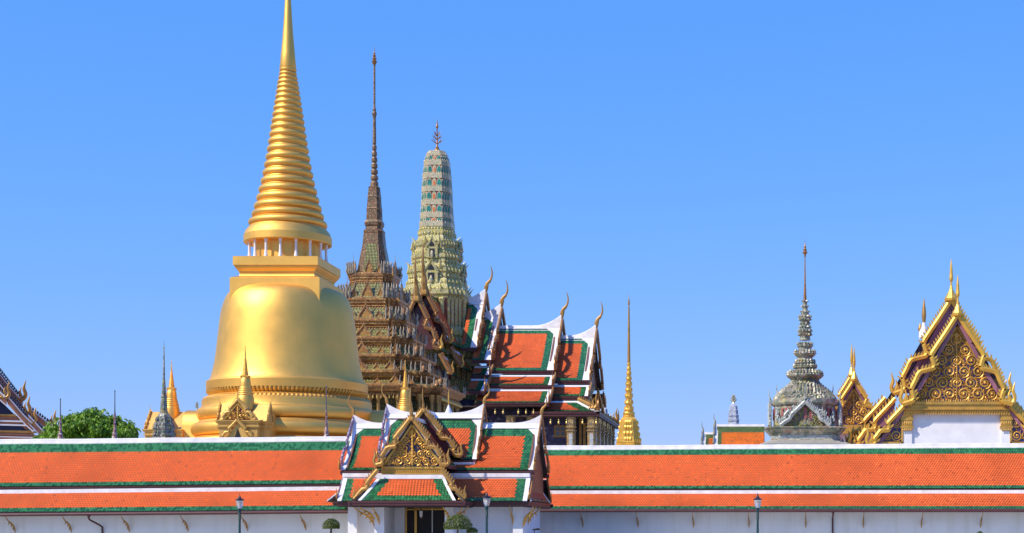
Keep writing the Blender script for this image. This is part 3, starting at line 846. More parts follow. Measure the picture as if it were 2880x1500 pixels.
def topiary(px, ytop, hw, hh, d, label, extra=None):
    x = PX(px, d); k = d / F; rx = hw * k; top = PZ(ytop, d); rz = hh * k; c = V((x, d, top - rz))
    t = thing('clipped_tree', (x, d, 0), label, 'tree', 'clipped ball trees along the wall')
    b = MB()
    balls = [(c, rx, rz)] + ([(c + V(e[0]), e[1], e[2]) for e in extra] if extra else [])
    for c0, r0, r1 in balls:
        for i in range(int(2600 * min(1, r0 * r0 / .9) + 300)):
            v = rdir()
            if v.z < -.25: v.z = -.25 - (v.z + .25) * .1
            f = rnd.uniform(.82, 1.04) + .05 * math.sin(v.x * 9) * math.sin(v.y * 8 + 2)
            p = c0 + V((v.x * r0 * f, v.y * r0 * f, v.z * r1 * f))
            n = (v + rdir() * .6).normalized()
            leafquad(b, p, n, rnd.uniform(.10, .16), rnd.uniform(.07, .11))
    b.build('crown', M['topiary'], t)
    b = MB(); b.tube([V((x, d, .05)), V((x + .08, d, .9)), V((x - .05, d, 1.7)), V((x, d, c.z))], [.14, .10, .09, .07], 8)
    for e in (extra or []): b.tube([V((x - .02, d, 1.5)), V((x + e[0][0] * .6, d, c.z - .5 + e[0][2] * .4)), c + V(e[0])], [.06, .05, .03], 6)
    b.build('trunk', M['bark'], t)
topiary(1288, 1447, 39, 33, 130, 'largest clipped ball tree, standing in front of the gate pier', [((1.1, .1, -.42), .42, .30)])
topiary(932, 1459, 23, 22, 131, 'small clipped ball tree left of the gate')
topiary(2756, 1495, 12, 14, 131, 'clipped ball tree at the foot of the right gallery, only its tip in view')
# ------------------------------------------------------------------ golden bell shrine
def chedi():
    X, D = -61.5, 205.0; k = D / F; kk = k / 1.044
    g = thing('bell_shrine', (X, D, 0), 'huge golden bell shaped shrine with ringed spire running out of the picture', 'shrine')
    def z(y): return PZ(y, D)
    def part(name, prof, m='chedi', n=96, ys=True, parent=None, sharp=40):
        b = MB(); b.lathe(X, D, [(h * kk, z(y)) for y, h in prof], n); return b.build(name, M[m], parent or g, sharp=sharp)
    # foot mouldings and lotus bands
    b = MB()
    prof = [(1535, 300), (1400, 300), (1398, 290), (1300, 290), (1296, 282), (1262, 282), (1240, 270)]
    def torus(y0, y1, h0, h1, n=8): return [((y0 + y1)/2 - (y1 - y0)/2 * math.sin(a), h0 + (h1 - h0) * math.cos(a)) for a in [(-math.pi/2) + math.pi * i / n for i in range(n + 1)]]
    prof += [(1236, 258)] + torus(1196, 1232, 254, 270) + [(1193, 252), (1190, 249)] + torus(1154, 1188, 242, 254) + [(1152, 241), (1150, 240), (1133, 239), (1130, 236), (1118, 219)]
    part('foot_mouldings', [(y, h) for y, h in prof], sharp=30)
    part('lotus_core', [(1120, 217), (1117, 215), (1106, 224), (1103, 224)], sharp=30)
    for (y0, h0), (y1, h1), nm, nn in (((1104, 227), (1119, 217), 'lotus_petal_band', 118), ((1130, 237), (1119, 217), 'lower_lotus_petal_band', 118)):
        b = MB()
        for i in range(nn):
            a = 2 * math.pi * i / nn
            def q(h, y, da): return V((X + h * kk * math.cos(a + da), D + h * kk * math.sin(a + da), z(y)))
            w = math.pi / nn * .84
            up = 1 if y0 < y1 else -1
            b.add([q(h1, y1, -w), q(h1, y1, w), q(lerp(h1, h0, .7) + 1.5, lerp(y1, y0, .7), w), q(h0 + .5, y0, w * .45), q(h0 + .5, y0, -w * .45), q(lerp(h1, h0, .7) + 1.5, lerp(y1, y0, .7), -w), q(lerp(h1, h0, .55) + 5, lerp(y1, y0, .5), 0)],
                  [[0, 1, 6], [1, 2, 6], [2, 3, 6], [3, 4, 6], [4, 5, 6], [5, 0, 6]] if up > 0 else [[1, 0, 6], [2, 1, 6], [3, 2, 6], [4, 3, 6], [5, 4, 6], [0, 5, 6]])
        b.build(nm, M['gold'] if y0 < 1110 else M['chedi'], g)
    part('bell_rim', [(1106, 222), (1104, 227.5), (1082, 228), (1079, 226), (1077, 221)], sharp=25)
    part('bell', [(1080, 222), (1074, 218.5), (1065, 214.5), (1050, 211), (1027, 205.5), (1005, 202), (985, 199.5), (950, 195.5), (915, 191.5), (890, 188), (872, 184.5), (858, 179.5), (845, 174.5), (835, 168), (827, 160), (821, 150), (817, 138), (815, 118), (814, 0.01)], sharp=60)
    # harmika: square block and its corniced slab
    a = 5.19; dF = D - a
    def zf(y): return CH + (CY - y) * dF / F
    b = MB(); s1 = 126.2 * (D - 5.45) / F
    b.stack(X, D, SQ, [(s1, zf(905)), (s1, zf(783)), (s1 - .08, zf(781)), (s1 - .3, zf(778.5)), (4.62, zf(774)), (4.58, zf(771)), (4.55, zf(765))]); b.build('square_block', M['chedi'], g)
    b = MB()
    b.stack(X, D, SQ, [(4.55, zf(765.5)), (4.66, zf(764)), (4.66, zf(761.5)), (4.78, zf(758)), (4.98, zf(752)), (5.06, zf(748)), (5.06, zf(746)), (a, zf(745)), (a, zf(721)), (a - .1, zf(720))]); b.build('square_slab', M['chedi'], g)
    # drum, columns and disc
    zt, zb2 = z(688), zf(720)
    b = MB(); b.lathe(X, D, [(95 * kk, zb2 - .1), (95 * kk, zt + .2)], 48); b.build('drum', M['chedi'], g)
    bell = None
    for i in range(16):
        an = math.pi * 2 * (i + .25) / 16; p = V((X + 103 * kk * math.cos(an + .19), D + 103 * kk * math.sin(an + .19), zt - .18))
        if bell is None: b = MB(); b.blob(p, (.08, .08, .16), 0, 6); bell = b.build('drum_bell', M['brass'], g); bp = p
        else: c = bell.copy(); COL.objects.link(c); c.parent = g; c.location = p - bp
    first = None
    for i in range(16):
        an = math.pi * 2 * (i + .25) / 16; px, py = X + 110 * kk * math.cos(an), D + 110 * kk * math.sin(an)
        if first is None:
            b = MB(); b.lathe(px, py, [(.25, zb2 - .02), (.25, zb2 + .25), (.21, zb2 + .35), (.145, zb2 + .9), (.145, zt - .35), (.2, zt - .25), (.22, zt)], 8, sm=False); first = b.build('column', M['white'], g); p0 = (px, py)
        else:
            c = first.copy(); COL.objects.link(c); c.parent = g; c.location = (px - p0[0], py - p0[1], 0)
    part('disc', [(689, 86), (689, 123), (687, 124.5), (668, 124.8), (666, 123), (655, 119), (645, 110), (638, 105)], sharp=25)
    # ringed spire
    ys = [631, 608, 585.5, 562, 538, 514.5, 491, 468, 445.5, 423, 401.5, 381, 361, 342.5, 324.5, 307, 290.5, 275, 260, 246, 233, 220.5, 209]
    hw_pts = [(209, 24.5), (233, 29), (275, 35.5), (323, 43), (381, 51.5), (442, 61), (510, 74), (560, 87), (609, 101), (631, 110)]
    def hw(y):
        for (y0, h0), (y1, h1) in zip(hw_pts, hw_pts[1:]):
            if y <= y1: return lerp(h0, h1, max(0, (y - y0) / (y1 - y0)))
        return hw_pts[-1][1]
    prof = [(640, 107)]
    for i, y in enumerate(ys):
        sp = (ys[i] - ys[i+1]) if i + 1 < len(ys) else 11
        h = hw(y); r = sp * .36
        for a_ in (-90, -60, -30, 0, 30, 60, 90): prof.append((y - r * math.sin(R(a_)), h - r * .55 + r * .75 * math.cos(R(a_))))
        prof.append((y - sp * .5, hw(y - sp * .5) - sp * .28))
    part('ringed_spire', prof, sharp=70)
    b = MB()
    prof = [(203, 22), (199, 24.5), (195, 24.5), (193.5, 22), (190, 23.2), (150, 19.5), (100, 15), (50, 11.6), (0, 8.6), (-60, 5), (-110, 2.4), (-118, 4.5), (-126, 4.5), (-134, 1), (-150, .2)]
    part('spire_tip', prof, n=48, sharp=25)
    # ---- the four porches
    pm = plain("shrine_porch_gold", (.74, .43, .11), .46, .5, .22, .7, .2, 6)
    M['porchgold'] = pm
    for nm, o, u, out in (('front', V((X, D - 16.4, 0)), V((1, 0, 0)), V((0, -1, 0))), ('left', V((X - 14.6, D, 0)), V((0, -1, 0)), V((-1, 0, 0))),
                      ('right', V((X + 14.7, D, 0)), V((0, 1, 0)), V((1, 0, 0)))):
        fr = Frame(o, u, out)
        b = MB(); zc = CH + 12.45
        def bx(mb, s0, s1, o0, o1, z0, z1, m=0): mb.loft([[fr.p(s0, o0, z0), fr.p(s1, o0, z0), fr.p(s1, o1, z0), fr.p(s0, o1, z0)], [fr.p(s0, o0, z1), fr.p(s1, o0, z1), fr.p(s1, o1, z1), fr.p(s0, o1, z1)]], m)
        bx(b, -2.15, 2.15, 2.4, -2.2, .1, zc - .9); bx(b, -2.6, 2.6, 1.3, -1.3, .1, zc - .9)
        for e, z0, z1 in ((.08, zc - .9, zc - .75), (.22, zc - .75, zc - .55), (.10, zc - .55, zc - .3), (.26, zc - .3, zc - .12), (.36, zc - .12, zc)):
            bx(b, -2.15 - e, 2.15 + e, 2.4 + e, -2.2, z0, z1); bx(b, -2.6 - e, 2.6 + e, 1.3 + e, -1.3, z0 + .004, z1 + .004)
        pw = b.build('porch_wall', pm, g)
        b = MB()                                              # vestibule with a rounded roof running back to the bell
        ring = [(-1.9, .1), (-1.9, zc + .4), (-1.5, zc + 1.7), (-.8, zc + 2.3), (0, zc + 2.5), (.8, zc + 2.3), (1.5, zc + 1.7), (1.9, zc + .4), (1.9, .1)]
        b.loft([[fr.p(s, -2, zz_) for s, zz_ in ring], [fr.p(s, -7.5, zz_) for s, zz_ in ring]], sm=True); b.build('vestibule', M['chedi'], g)
        b = MB()                                              # gabled roofs, crossed
        b.prism([fr.p(-1.9, 2.45, zc), fr.p(1.9, 2.45, zc), fr.p(0, 2.45, zc + 2.3)], out * -4.6); b.prism([fr.p(2.75, -1.1, zc + .01), fr.p(2.75, 1.1, zc + .01), fr.p(2.75, 0, zc + 2.0)], u * -5.5)
        b.build('porch_roof', pm, g)
        for (off, f2, hw_, H) in ((0, fr, 1.95, 2.35),) :
            f = Frame(fr.p(0, 2.5, zc), u, out)
            bb = MB(); cc = MB()
            for s in (-1, 1):
                bargeboard(bb, f, (0, H), (s * hw_, .05), .26, .2, 12, th=.8); flame(bb, f, s * (hw_ - .1), .05, s, .75, o=.1)
                bargeboard(bb, Frame(fr.p(0, 2.75, zc - 2.35), u, out), (0, 2.35), (s * 1.95, .15), .24, .2, 11, th=.8); flame(bb, Frame(fr.p(0, 2.75, zc - 2.35), u, out), s * 1.85, .1, s, .7, o=.1)
            chofa(bb, f, 0, H, .85, o=.1, lean=.5)
            bb.build('bargeboard', M['porchgold'], g)
            f3 = Frame(fr.p(0, 2.56, zc), u, out)
            pediment('pediment', g, f3, 1.5, 1.85, .05, 0, 3, M['redback'], M['gold'], .1)
            b = MB(); b.prism([fr.p(-1.7, 2.42, zc - 2.9), fr.p(1.7, 2.42, zc - 2.9), fr.p(1.5, 2.42, zc - 2.2), fr.p(0, 2.42, zc - .3), fr.p(-1.5, 2.42, zc - 2.2)], out * .22); b.build('lower_gable', pm, g)
            b = MB(); b.prism([fr.p(-.62, 2.66, zc - 4.5), fr.p(.62, 2.66, zc - 4.5), fr.p(.60, 2.66, zc - 2.6), fr.p(0, 2.66, zc - .95), fr.p(-.60, 2.66, zc - 2.6)], out * .03); b.build('porch_door', M['dark'], g)
        for s in (-1, 1):
            f = Frame(fr.p(s * 2.8, 0, zc), out * -s, u * s); bb = MB()
            for t in (-1, 1): bargeboard(bb, f, (0, 2.05), (t * 1.2, .05), .2, .18, 9, th=.8); flame(bb, f, t * 1.15, 0, t, .6, o=.08)
            chofa(bb, f, 0, 2.05, .85, o=.1, lean=.8)
            bb.prism([f.p(-1, -.02, .02), f.p(1, -.02, .02), f.p(0, -.02, 1.8)], f.out * .08)
            bb.build('bargeboard', M['porchgold'], g)
        b = MB(); c0 = fr.p(0, 0, 0); q = 188.6 / F
        zs = lambda y: PZ(y, 188.6)
        b.lathe(c0.x, c0.y, [(h * q, zs(y)) for y, h in ((1152, 25), (1140, 25), (1122, 23.5), (1117, 22.5), (1113, 21), (1110, 22), (1107, 20), (1104, 20.5), (1101, 18.5), (1098, 19), (1095, 17), (1092, 17.5), (1089, 15.5), (1082, 15.3), (1074, 14.5), (1068, 13.4), (1063.5, 11))], 28)
        b.stack(c0.x, c0.y, SQ, [(10 * q, zs(1064)), (11.5 * q, zs(1061)), (11.5 * q, zs(1057)), (9 * q, zs(1056))])
        pr = [(1056.5, 8.5)]
        for i in range(14):
            y = 1055 - i * 3.6; h = lerp(8.6, 2.9, i / 13); pr += [(y, h), (y - 1.2, h + .5), (y - 2.4, h - .3), (y - 3.3, h - 1.0)]
        pr += [(1003, 2.2), (985, 1.2), (976, .6), (974, 1.2), (972, .2)]
        b.lathe(c0.x, c0.y, [(h * q, zs(y)) for y, h in pr], 20)
        b.build('porch_spire', M['chedi'], g, sharp=30)
    return g
chedi()

# ------------------------------------------------------------------ mosaic stupa and slender pinnacles behind the left gallery
M['grey_mosaic'] = cells("grey_mosaic", [(0, (.27, .26, .22)), (.38, (.14, .16, .12)), (.55, (.36, .34, .28)), (.72, (.18, .22, .13)), (.84, (.40, .32, .08)), (.95, (.26, .11, .08))], 4.2, .35)
def grey_stupa():
    d = 168.0; k = d / F; X = PX(461, d)
    t = thing('mosaic_stupa', (X, d, 0), 'slender grey mosaic stupa in front of the golden shrine left porch', 'stupa')
    sec = redent(.5, 3); z = lambda y: PZ(y, d)
    b = MB(); c = 1 / 1.12
    b.stack(X, d, sec, [(h * k * c, z(y)) for y, h in ((1540, 46), (1300, 46), (1290, 38), (1240, 34), (1236, 33), (1232, 30), (1228, 30), (1224, 27), (1212, 27), (1209, 29), (1205, 29))])
    for y, h in ((1228, 31), (1220, 28), (1209, 28.5)): spikes(b, X, d, sec, h * k * c, z(y), .45, .34, .42, .12)
    b.build('base', M['grey_mosaic'], t)
    b = MB(); b.stack(X, d, sec, [(h * k * c, z(y)) for y, h in ((1206, 26), (1200, 25), (1185, 21), (1172, 17.5), (1164, 14), (1160, 10.5))])
    for y, h in ((1200, 25.5), (1186, 21.5)): spikes(b, X, d, sec, h * k * c, z(y), .5, .36, .5, .1)
    b.build('bell', M['grey_mosaic'], t)
    b = MB(); pr = []
    for y, h in ((1162, 11.5), (1158, 12), (1157, 10), (1147, 10), (1134, 9), (1121, 8.2), (1119, 9), (1116, 9)): pr.append((h * k, z(y)))
    for i in range(9):
        y = 1114 - i * 5; h = lerp(7.3, 4.2, i / 8); pr += [(h * k, z(y)), (h * k * 1.02, z(y - 2.6)), (h * k * .72, z(y - 4)), (h * k * .75, z(y - 4.8))]
    pr += [(3.3 * k, z(1067)), (2.6 * k, z(1030)), (1.6 * k, z(990)), (1.2 * k, z(981)), (1.9 * k, z(979)), (1.9 * k, z(976)), (.7 * k, z(974)), (.3 * k, z(956))]
    b.lathe(X, d, pr, 10, sm=False); b.build('spire', M['grey_mosaic'], t)
grey_stupa()
M['pink_mosaic'] = cells("pink_mosaic", [(0, (.40, .26, .22)), (.4, (.27, .10, .08)), (.65, (.55, .50, .46)), (.85, (.16, .08, .14))], 7, .35)
M['greymetal'] = plain("grey_metal", (.16, .15, .15), .4, .5, .2, 2)
def pinnacle(px, yt, yb, d, label, base='pink_mosaic', rod='greymetal', group='slender pinnacles behind the galleries'):
    k = d / F; X = PX(px, d); z = lambda f: PZ(lerp(yb, yt, f), d)
    t = thing('pinnacle', (X, d, 0), label, 'pinnacle', group)
    b = MB(); pr = [(.42, .1), (.42, z(-.5)), (.30, z(-.2)), (.26, z(0)), (.27, z(.05)), (.20, z(.07)), (.24, z(.10)), (.19, z(.14)), (.15, z(.16)), (.17, z(.18)), (.13, z(.20))]
    for i in range(9): f = .22 + i * .036; r = lerp(.125, .085, i / 8); pr += [(r, z(f)), (r * 1.12, z(f + .012)), (r * .86, z(f + .03))]
    pr += [(.07, z(.55))]
    b.lathe(X, d, pr, 12); b.build('base', M[base], t)
    b = MB(); b.lathe(X, d, [(.065, z(.545)), (.05, z(.7)), (.045, z(.97)), (.075, z(.975)), (.075, z(.99)), (.01, z(1))], 8); b.build('rod', M[rod], t)
pinnacle(170, 1121, 1236, 160, 'shorter slender pinnacle, in front of the left side of the round tree')
pinnacle(323, 1098, 1236, 160, 'taller slender pinnacle, in front of the right side of the round tree')
pinnacle(918, 1085, 1232, 160, 'slender pinnacle rising in front of the golden bell shrine foot')
def white_pinnacle():
    d = 158.0; X = PX(1262, d); z = lambda y: PZ(y, d)
    t = thing('white_pinnacle', (X, d, 0), 'white coned pinnacle with gold tip, just behind the gate ridge', 'pinnacle')
    b = MB(); b.lathe(X, d, [(.42, .1), (.42, z(1165)), (.20, z(1150)), (.09, z(1142)), (.06, z(1138))], 14); b.build('cone', M['white'], t)
    b = MB(); b.lathe(X, d, [(.065, z(1140)), (.08, z(1128)), (.085, z(1115)), (.05, z(1105)), (.01, z(1095))], 10); b.build('gold_tip', M['gold'], t)
white_pinnacle()

# ------------------------------------------------------------------ tree behind the left gallery
def tree():
    d = 178.0; k = d / F; c = P(262, 1205, d)
    t = thing('broadleaf_tree', (c.x, d, 0), 'bright green bushy tree rising behind the left gallery', 'tree')
    b = MB(); clumps = []
    shape = [(258, 1192, 66, 42, 6), (205, 1213, 60, 34, 6), (150, 1232, 46, 26, 5), (318, 1200, 34, 32, 5), (360, 1215, 26, 28, 4), (262, 1180, 44, 28, 4), (300, 1235, 70, 30, 6), (210, 1240, 70, 28, 6), (345, 1240, 40, 30, 5), (230, 1186, 34, 24, 3)]
    for px, py, hw, hh, dep in shape:
        for i in range(int(hw * hh / 62)):
            v = rdir(); f = rnd.uniform(.55, 1) 
            clumps.append((P(px, py, d) + V((v.x * hw * k * f, v.y * dep * f * .8, v.z * hh * k * f)), rnd.uniform(.45, .85)))
    for p, r in clumps:
        for i in range(85):
            v = rdir(); q = p + v * r * rnd.uniform(.35, 1) - UP * rnd.uniform(0, .3)
            dr = (v * .8 + V((0, 0, -1.1)) + rdir() * .5).normalized(); sd = dr.orthogonal().normalized(); sd.rotate(Matrix.Rotation(rnd.uniform(0, 6.28), 3, dr))
            L, W = rnd.uniform(.28, .5), rnd.uniform(.09, .15)
            b.add([q, q + dr*L*.45 + sd*W, q + dr*L - UP*.05, q + dr*L*.45 - sd*W], [[0, 1, 2, 3]])
    b.build('crown', M['treeleaf'], t)
    b = MB(); b.tube([V((c.x, d, 0)), V((c.x + .2, d, 3)), V((c.x, d, 6)), P(262, 1225, d)], [.55, .42, .36, .25], 10)
    for px, py in ((160, 1230), (200, 1205), (330, 1205), (360, 1222), (262, 1180), (300, 1230)):
        e = P(px, py, d); b.tube([V((c.x + .1, d, 5 + rnd.uniform(0, 1.5))), V(((c.x * .5 + e.x * .5), d + rnd.uniform(-1, 1), e.z * .55 + 3)), e], [.22, .14, .04], 7)
    b.build('trunk', M['bark'], t)
tree()
# ------------------------------------------------------------------ library tower with stepped roofs (behind the golden shrine)
M['scale_green'] = scales("green_gold_mosaic_scales", (.36, .34, .10), (.13, .15, .055), (.17, .10, .045), 2.2, 2.2)
M['grey_green'] = cells("dark_green_mosaic", [(0, (.05, .09, .05)), (.4, (.10, .12, .06)), (.7, (.16, .10, .05)), (.9, (.25, .22, .10))], 6, .35)
M['brown_gold'] = cells("brown_gilded_mosaic", [(0, (.38, .18, .06)), (.45, (.46, .24, .08)), (.75, (.24, .11, .045)), (.92, (.62, .42, .13))], 5, .4, .25)
M['greybrown'] = cells("grey_brown_mosaic", [(0, (.24, .125, .055)), (.45, (.15, .08, .04)), (.75, (.33, .20, .10)), (.92, (.12, .14, .06))], 6, .4, .15)
M['pale_tip'] = plain("pale_worn_tip", (.36, .29, .20), .5, .1, .4, 3)
M['lattice'] = scales("dark_lattice_mosaic", (.05, .065, .03), (.17, .13, .04), (.02, .02, .015), 1.6, 1.6)
M['pillar_gold'] = gold("slender_pillar_gilding", (.40, .24, .07), .42, .45, .4, 1.2, .3, 9, .6)
def mini_gable(mb, base, out, w, h, m_frame=0, m_in=1):
    """small arched pediment standing on a cornice"""
    out = V(out); sd = UP.cross(out)
    def q(x, z, o=0): return base + sd * x * w + UP * z * h + out * o
    arch = [(-.5, 0), (-.44, .22), (-.28, .42), (-.10, .62), (0, .86), (.10, .62), (.28, .42), (.44, .22), (.5, 0)]
    inn = [(-.28, 0), (-.25, .16), (-.13, .32), (0, .46), (.13, .32), (.25, .16), (.28, 0)]
    mb.prism([q(x, z, -.25) for x, z in arch], out * .32, m_frame)
    mb.prism([q(x, z, .06) for x, z in inn], out * .04, m_in)
    for s in (-1, 1):
        pts = [q(.52*s, 0, .1), q(.46*s, .24, .1), q(.29*s, .45, .1), q(.10*s, .68, .1), q(0, .95, .1)]
        mb.tube(pts, [.10*w, .09*w, .08*w, .07*w, .03*w], 5, m_frame)
    mb.tube([q(0, .84), q(0, 1.1), q(0, 1.5)], [.04*w, .03*w, .008], 5, m_frame)
def finger(mb, base, out, h, m=0):
    """corner flame: slim upright naga finger"""
    out = V(out)
    mb.tube([base, base + out*.10*h + UP*h*.25, base + out*.02*h + UP*h*.55, base + out*.12*h + UP*h*.8, base + out*.06*h + UP*h], [.10*h, .10*h, .075*h, .06*h, .01], 5, m)

def mondop():
    D = 250.0; X = PX(1053, D); k = D / F
    g = thing('stepped_library_tower', (X, D, 0), 'brown and green stepped roof tower with thin spire, half behind the golden shrine', 'tower')
    sec = redent(.62, 3)
    tiers = [(772, 74), (841, 97), (900, 121), (951, 147), (1000, 175), (1045, 206), (1083, 262)]
    A = [h * k / 1.14 for y, h in tiers]
    Zc = [CH + (CY - y) * (D - a) / F for (y, h), a in zip(tiers, A)]
    flame0 = None
    for i in range(len(tiers)):
        a, z = A[i], Zc[i]; up_a = A[i-1] if i else 0
        # cornice
        b = MB()
        b.stack(X, D, sec, [(a * .90, z - 1.15), (a * .935, z - 1.0), (a * .92, z - .9), (a * .95, z - .6), (a * .965, z - .55), (a * .965, z - .30), (a * .99, z - .22), (a, z - .05), (a, z + .22), (a * .985, z + .30)])
        n = int(a * 8 / .55)
        spikes(b, X, D, sec, a * .93, z - 1.45, .42, .3, .42, .12)
        b.build('cornice', M['brown_gold'], g)
        # roof between this cornice and the one above
        if i:
            zt = Zc[i-1] - 1.1; at = up_a * .90
            b = MB(); h = zt - z - .25
            b.stack(X, D, sec, [(a * .955, z + .28), (lerp(a, at, .45) * .985, z + .28 + h * .30), (lerp(a, at, .8), z + .28 + h * .62), (at, zt), (at, zt + .2)])
            b.build('mosaic_roof', M['scale_green'], g)
            for r in range(4):                                # ribs on the redented corners
                for (sx, sy) in ((1, .62), (.62, 1)):
                    x, y = sx, sy
                    for _ in range(r): x, y = -y, x
                    pts = [V((X + x*q, D + y*q, zz_)) for q, zz_ in ((a * .97, z + .3), (lerp(a, at, .45), z + .28 + h*.30), (lerp(a, at, .8) * 1.01, z + .28 + h * .62), (at * 1.02, zt))]
                    b = MB(); b.tube(pts, [.20, .17, .15, .13], 5); b.build('corner_rib', M['greybrown'], g)
        # small pediments and corner flames on every side
        c = MB()
        hgt = ((Zc[i-1] - z) if i else 3.2)
        def ped(*args):
            b = MB(); mini_gable(b, *args); b.build('small_pediment', [M['brown_gold'], M['gold_dull']], g)
        for r in range(4):
            ang = r * math.pi / 2; out = V((math.cos(ang), math.sin(ang), 0)); sd = UP.cross(out)
            base = V((X, D, z + .28)) + out * a * .90
            nb = 1 if i < 2 else 2
            ped(base, out, min(2.1, a * .34), hgt * .72)
            offs = [.42] if i < 2 else ([.34, .60] if i < 5 else [.26, .46, .64])
            for q, f in enumerate(offs):
                for s in (-1, 1): ped(base + sd * s * a * f, out, min(1.5, a * .24) * (.75 if q % 2 == 0 else 1), hgt * (.42 if q % 2 == 0 else .62))
            for (sx, sy) in ((.98, .64), (.98, .54), (.86, .76), (.86, .66), (.74, .88), (.76, .80), (.64, .98), (.54, .98)):
                x, y = sx, sy
                for _ in range(r): x, y = -y, x
                if r in (0, 3):
                    o = V((x, y, 0)).normalized(); q = V((X + x * a, D + y * a, z + .25)); hh = hgt * .58
                    if flame0 is None: fb = MB(); finger(fb, q, V((1, 0, 0)), 1.0); flame0 = fb.build('corner_flame', M['pale_tip'], g, sharp=60); fq = q; fo = flame0.location.copy(); flame0.data.transform(Matrix.Translation(-(q - wloc(g)))); fl = flame0
                    else: fl = flame0.copy(); COL.objects.link(fl); fl.parent = g
                    fl.location = q - wloc(g); fl.scale = (hh, hh, hh); fl.rotation_euler = (0, 0, math.atan2(o.y, o.x))
                else: finger(c, V((X + x * a, D + y * a, z + .25)), V((x, y, 0)).normalized(), hgt * .58)
        if c.v: o = c.build('rear_corner_flames', M['pale_tip'], g); o['kind'] = 'stuff'
    # roof shaft under the spire
    z = lambda y: PZ(y, D)
    b = MB()
    pr = [(A[0] * .78, Zc[0] + .25), (43 * k, z(742)), (38 * k, z(715)), (33 * k, z(690)), (30 * k, z(660))]
    b.stack(X, D, sec, [(h / 1.14, zz_) for h, zz_ in pr]); b.build('spire_shaft', M['greybrown'], g)
    b = MB(); s = 1 / 1.14
    for r in range(4):
        ang = r * math.pi / 2; out = V((math.cos(ang), math.sin(ang), 0)); sd = UP.cross(out)
        def q(x, h, zz_): return V((X, D, zz_)) + out * (h * s + .03) + sd * x
        b.add([q(-1.15, pr[0][0], pr[0][1]), q(1.15, pr[0][0], pr[0][1]), q(1.0, pr[1][0], pr[1][1]), q(-1.0, pr[1][0], pr[1][1]), q(.9, pr[2][0], pr[2][1]), q(-.9, pr[2][0], pr[2][1]), q(.75, pr[3][0], pr[3][1]), q(-.75, pr[3][0], pr[3][1])], [[0, 1, 2, 3], [3, 2, 4, 5], [5, 4, 6, 7]])
    b.build('mosaic_panel', M['scale_green'], g)
    b = MB(); t = 1 / 1.1
    b.stack(X, D, sec, [(h * k * t, z(y)) for y, h in ((662, 27), (657, 29), (650, 29), (647, 24), (640, 23), (636, 26), (628, 27), (624, 25), (620, 22), (592, 20.5), (590, 22), (587, 20.5), (558, 18), (556, 19.5), (553, 18), (530, 15.5), (528, 16.5), (526, 13))])
    for y in (605, 572, 541): spikes(b, X, D, sec, lerp(21, 16, (605 - y) / 64) * k * t, z(y + 12), .3, .22, 24 * k, .1)
    b.build('spire_plinth', M['greybrown'], g)
    b = MB(); pr = [(12 * k, z(526))]
    for i in range(7):
        y = 523 - i * 17; h = lerp(11.5, 6.6, i / 6); pr += [(h * k, z(y)), (h * k, z(y - 8)), (h * .85 * k, z(y - 11)), (h * .62 * k, z(y - 13)), (h * .68 * k, z(y - 16))]
    pr += [(5.2 * k, z(404)), (4.2 * k, z(332)), (4.5 * k, z(329)), (6.5 * k, z(323)), (6.8 * k, z(319)), (4.5 * k, z(314)), (5 * k, z(308)), (3 * k, z(303)), (2.9 * k, z(182))]
    b.lathe(X, D, pr, 12, sm=False); b.build('beaded_spire', M['greybrown'], g)
    b = MB(); b.lathe(X, D, [(2.8 * k, z(183)), (5 * k, z(180)), (8 * k, z(173)), (4 * k, z(171)), (6.5 * k, z(165)), (3 * k, z(162)), (5 * k, z(157)), (2 * k, z(154)), (3 * k, z(150)), (1 * k, z(146)), (.6 * k, z(138)), (.2 * k, z(128))], 8, sm=False); b.build('finial', M['bronze'], g)
    # walls with slender gilded pillars
    a = A[-1]; zt = Zc[-1] - 1.1
    b = MB(); b.stack(X, D, sec, [(a * .80, .1), (a * .80, zt)]); b.build('wall', M['lattice'], g)
    b = MB(); b.stack(X, D, sec, [(a * 1.1, .1), (a * 1.1, z(1200)), (a * 1.02, z(1196)), (a * 1.0, z(1192))]); b.build('terrace', M['cream'], g)
    first = None
    for r in range(4):
        for (sx, sy) in ((.90, .60), (.90, .50), (.78, .72), (.66, .84), (.60, .90), (.50, .90), (.90, .17), (.90, -.17), (.90, .27), (.90, -.27)):
            x, y = sx, sy
            for _ in range(r): x, y = -y, x
            px, py = X + x * a, D + y * a
            if first is None:
                b = MB(); zb = z(1192); hh = zt - zb
                b.lathe(px, py, [(.42, zb - .1), (.42, zb + hh * .1), (.30, zb + hh * .14), (.27, zb + hh * .30), (.31, zb + hh * .31), (.27, zb + hh * .33), (.25, zb + hh * .62), (.30, zb + hh * .63), (.24, zb + hh * .66), (.30, zb + hh * .78), (.46, zb + hh * .90), (.40, zb + hh * .91), (.48, zb + hh)], 8, sm=False)
                for q in range(8): an = q * math.pi / 4; b.leaf(V((px + .36 * math.cos(an), py + .36 * math.sin(an), zb + hh * .72)), (math.cos(an), math.sin(an)), .2, hh * .2, .1)
                first = b.build('pillar', M['pillar_gold'], g); p0 = (px, py)
            else:
                c = first.copy(); COL.objects.link(c); c.parent = g; c.location = (px - p0[0], py - p0[1], 0)
    b = MB()
    n = 26
    for r in range(4):
        ang = r * math.pi / 2; out = V((math.cos(ang), math.sin(ang), 0)); sd = UP.cross(out)
        for i in range(n):
            f = lerp(-.6, .6, i / (n - 1)); p = V((X, D, zt - .2)) + out * a * .95 + sd * a * f
            b.lathe(p.x, p.y, [(.01, p.z - .62), (.10, p.z - .55), (.14, p.z - .40), (.07, p.z - .25), (.01, p.z)], 6)
    o = b.build('eave_bells', M['brass'], g); o['kind'] = 'stuff'
    return g
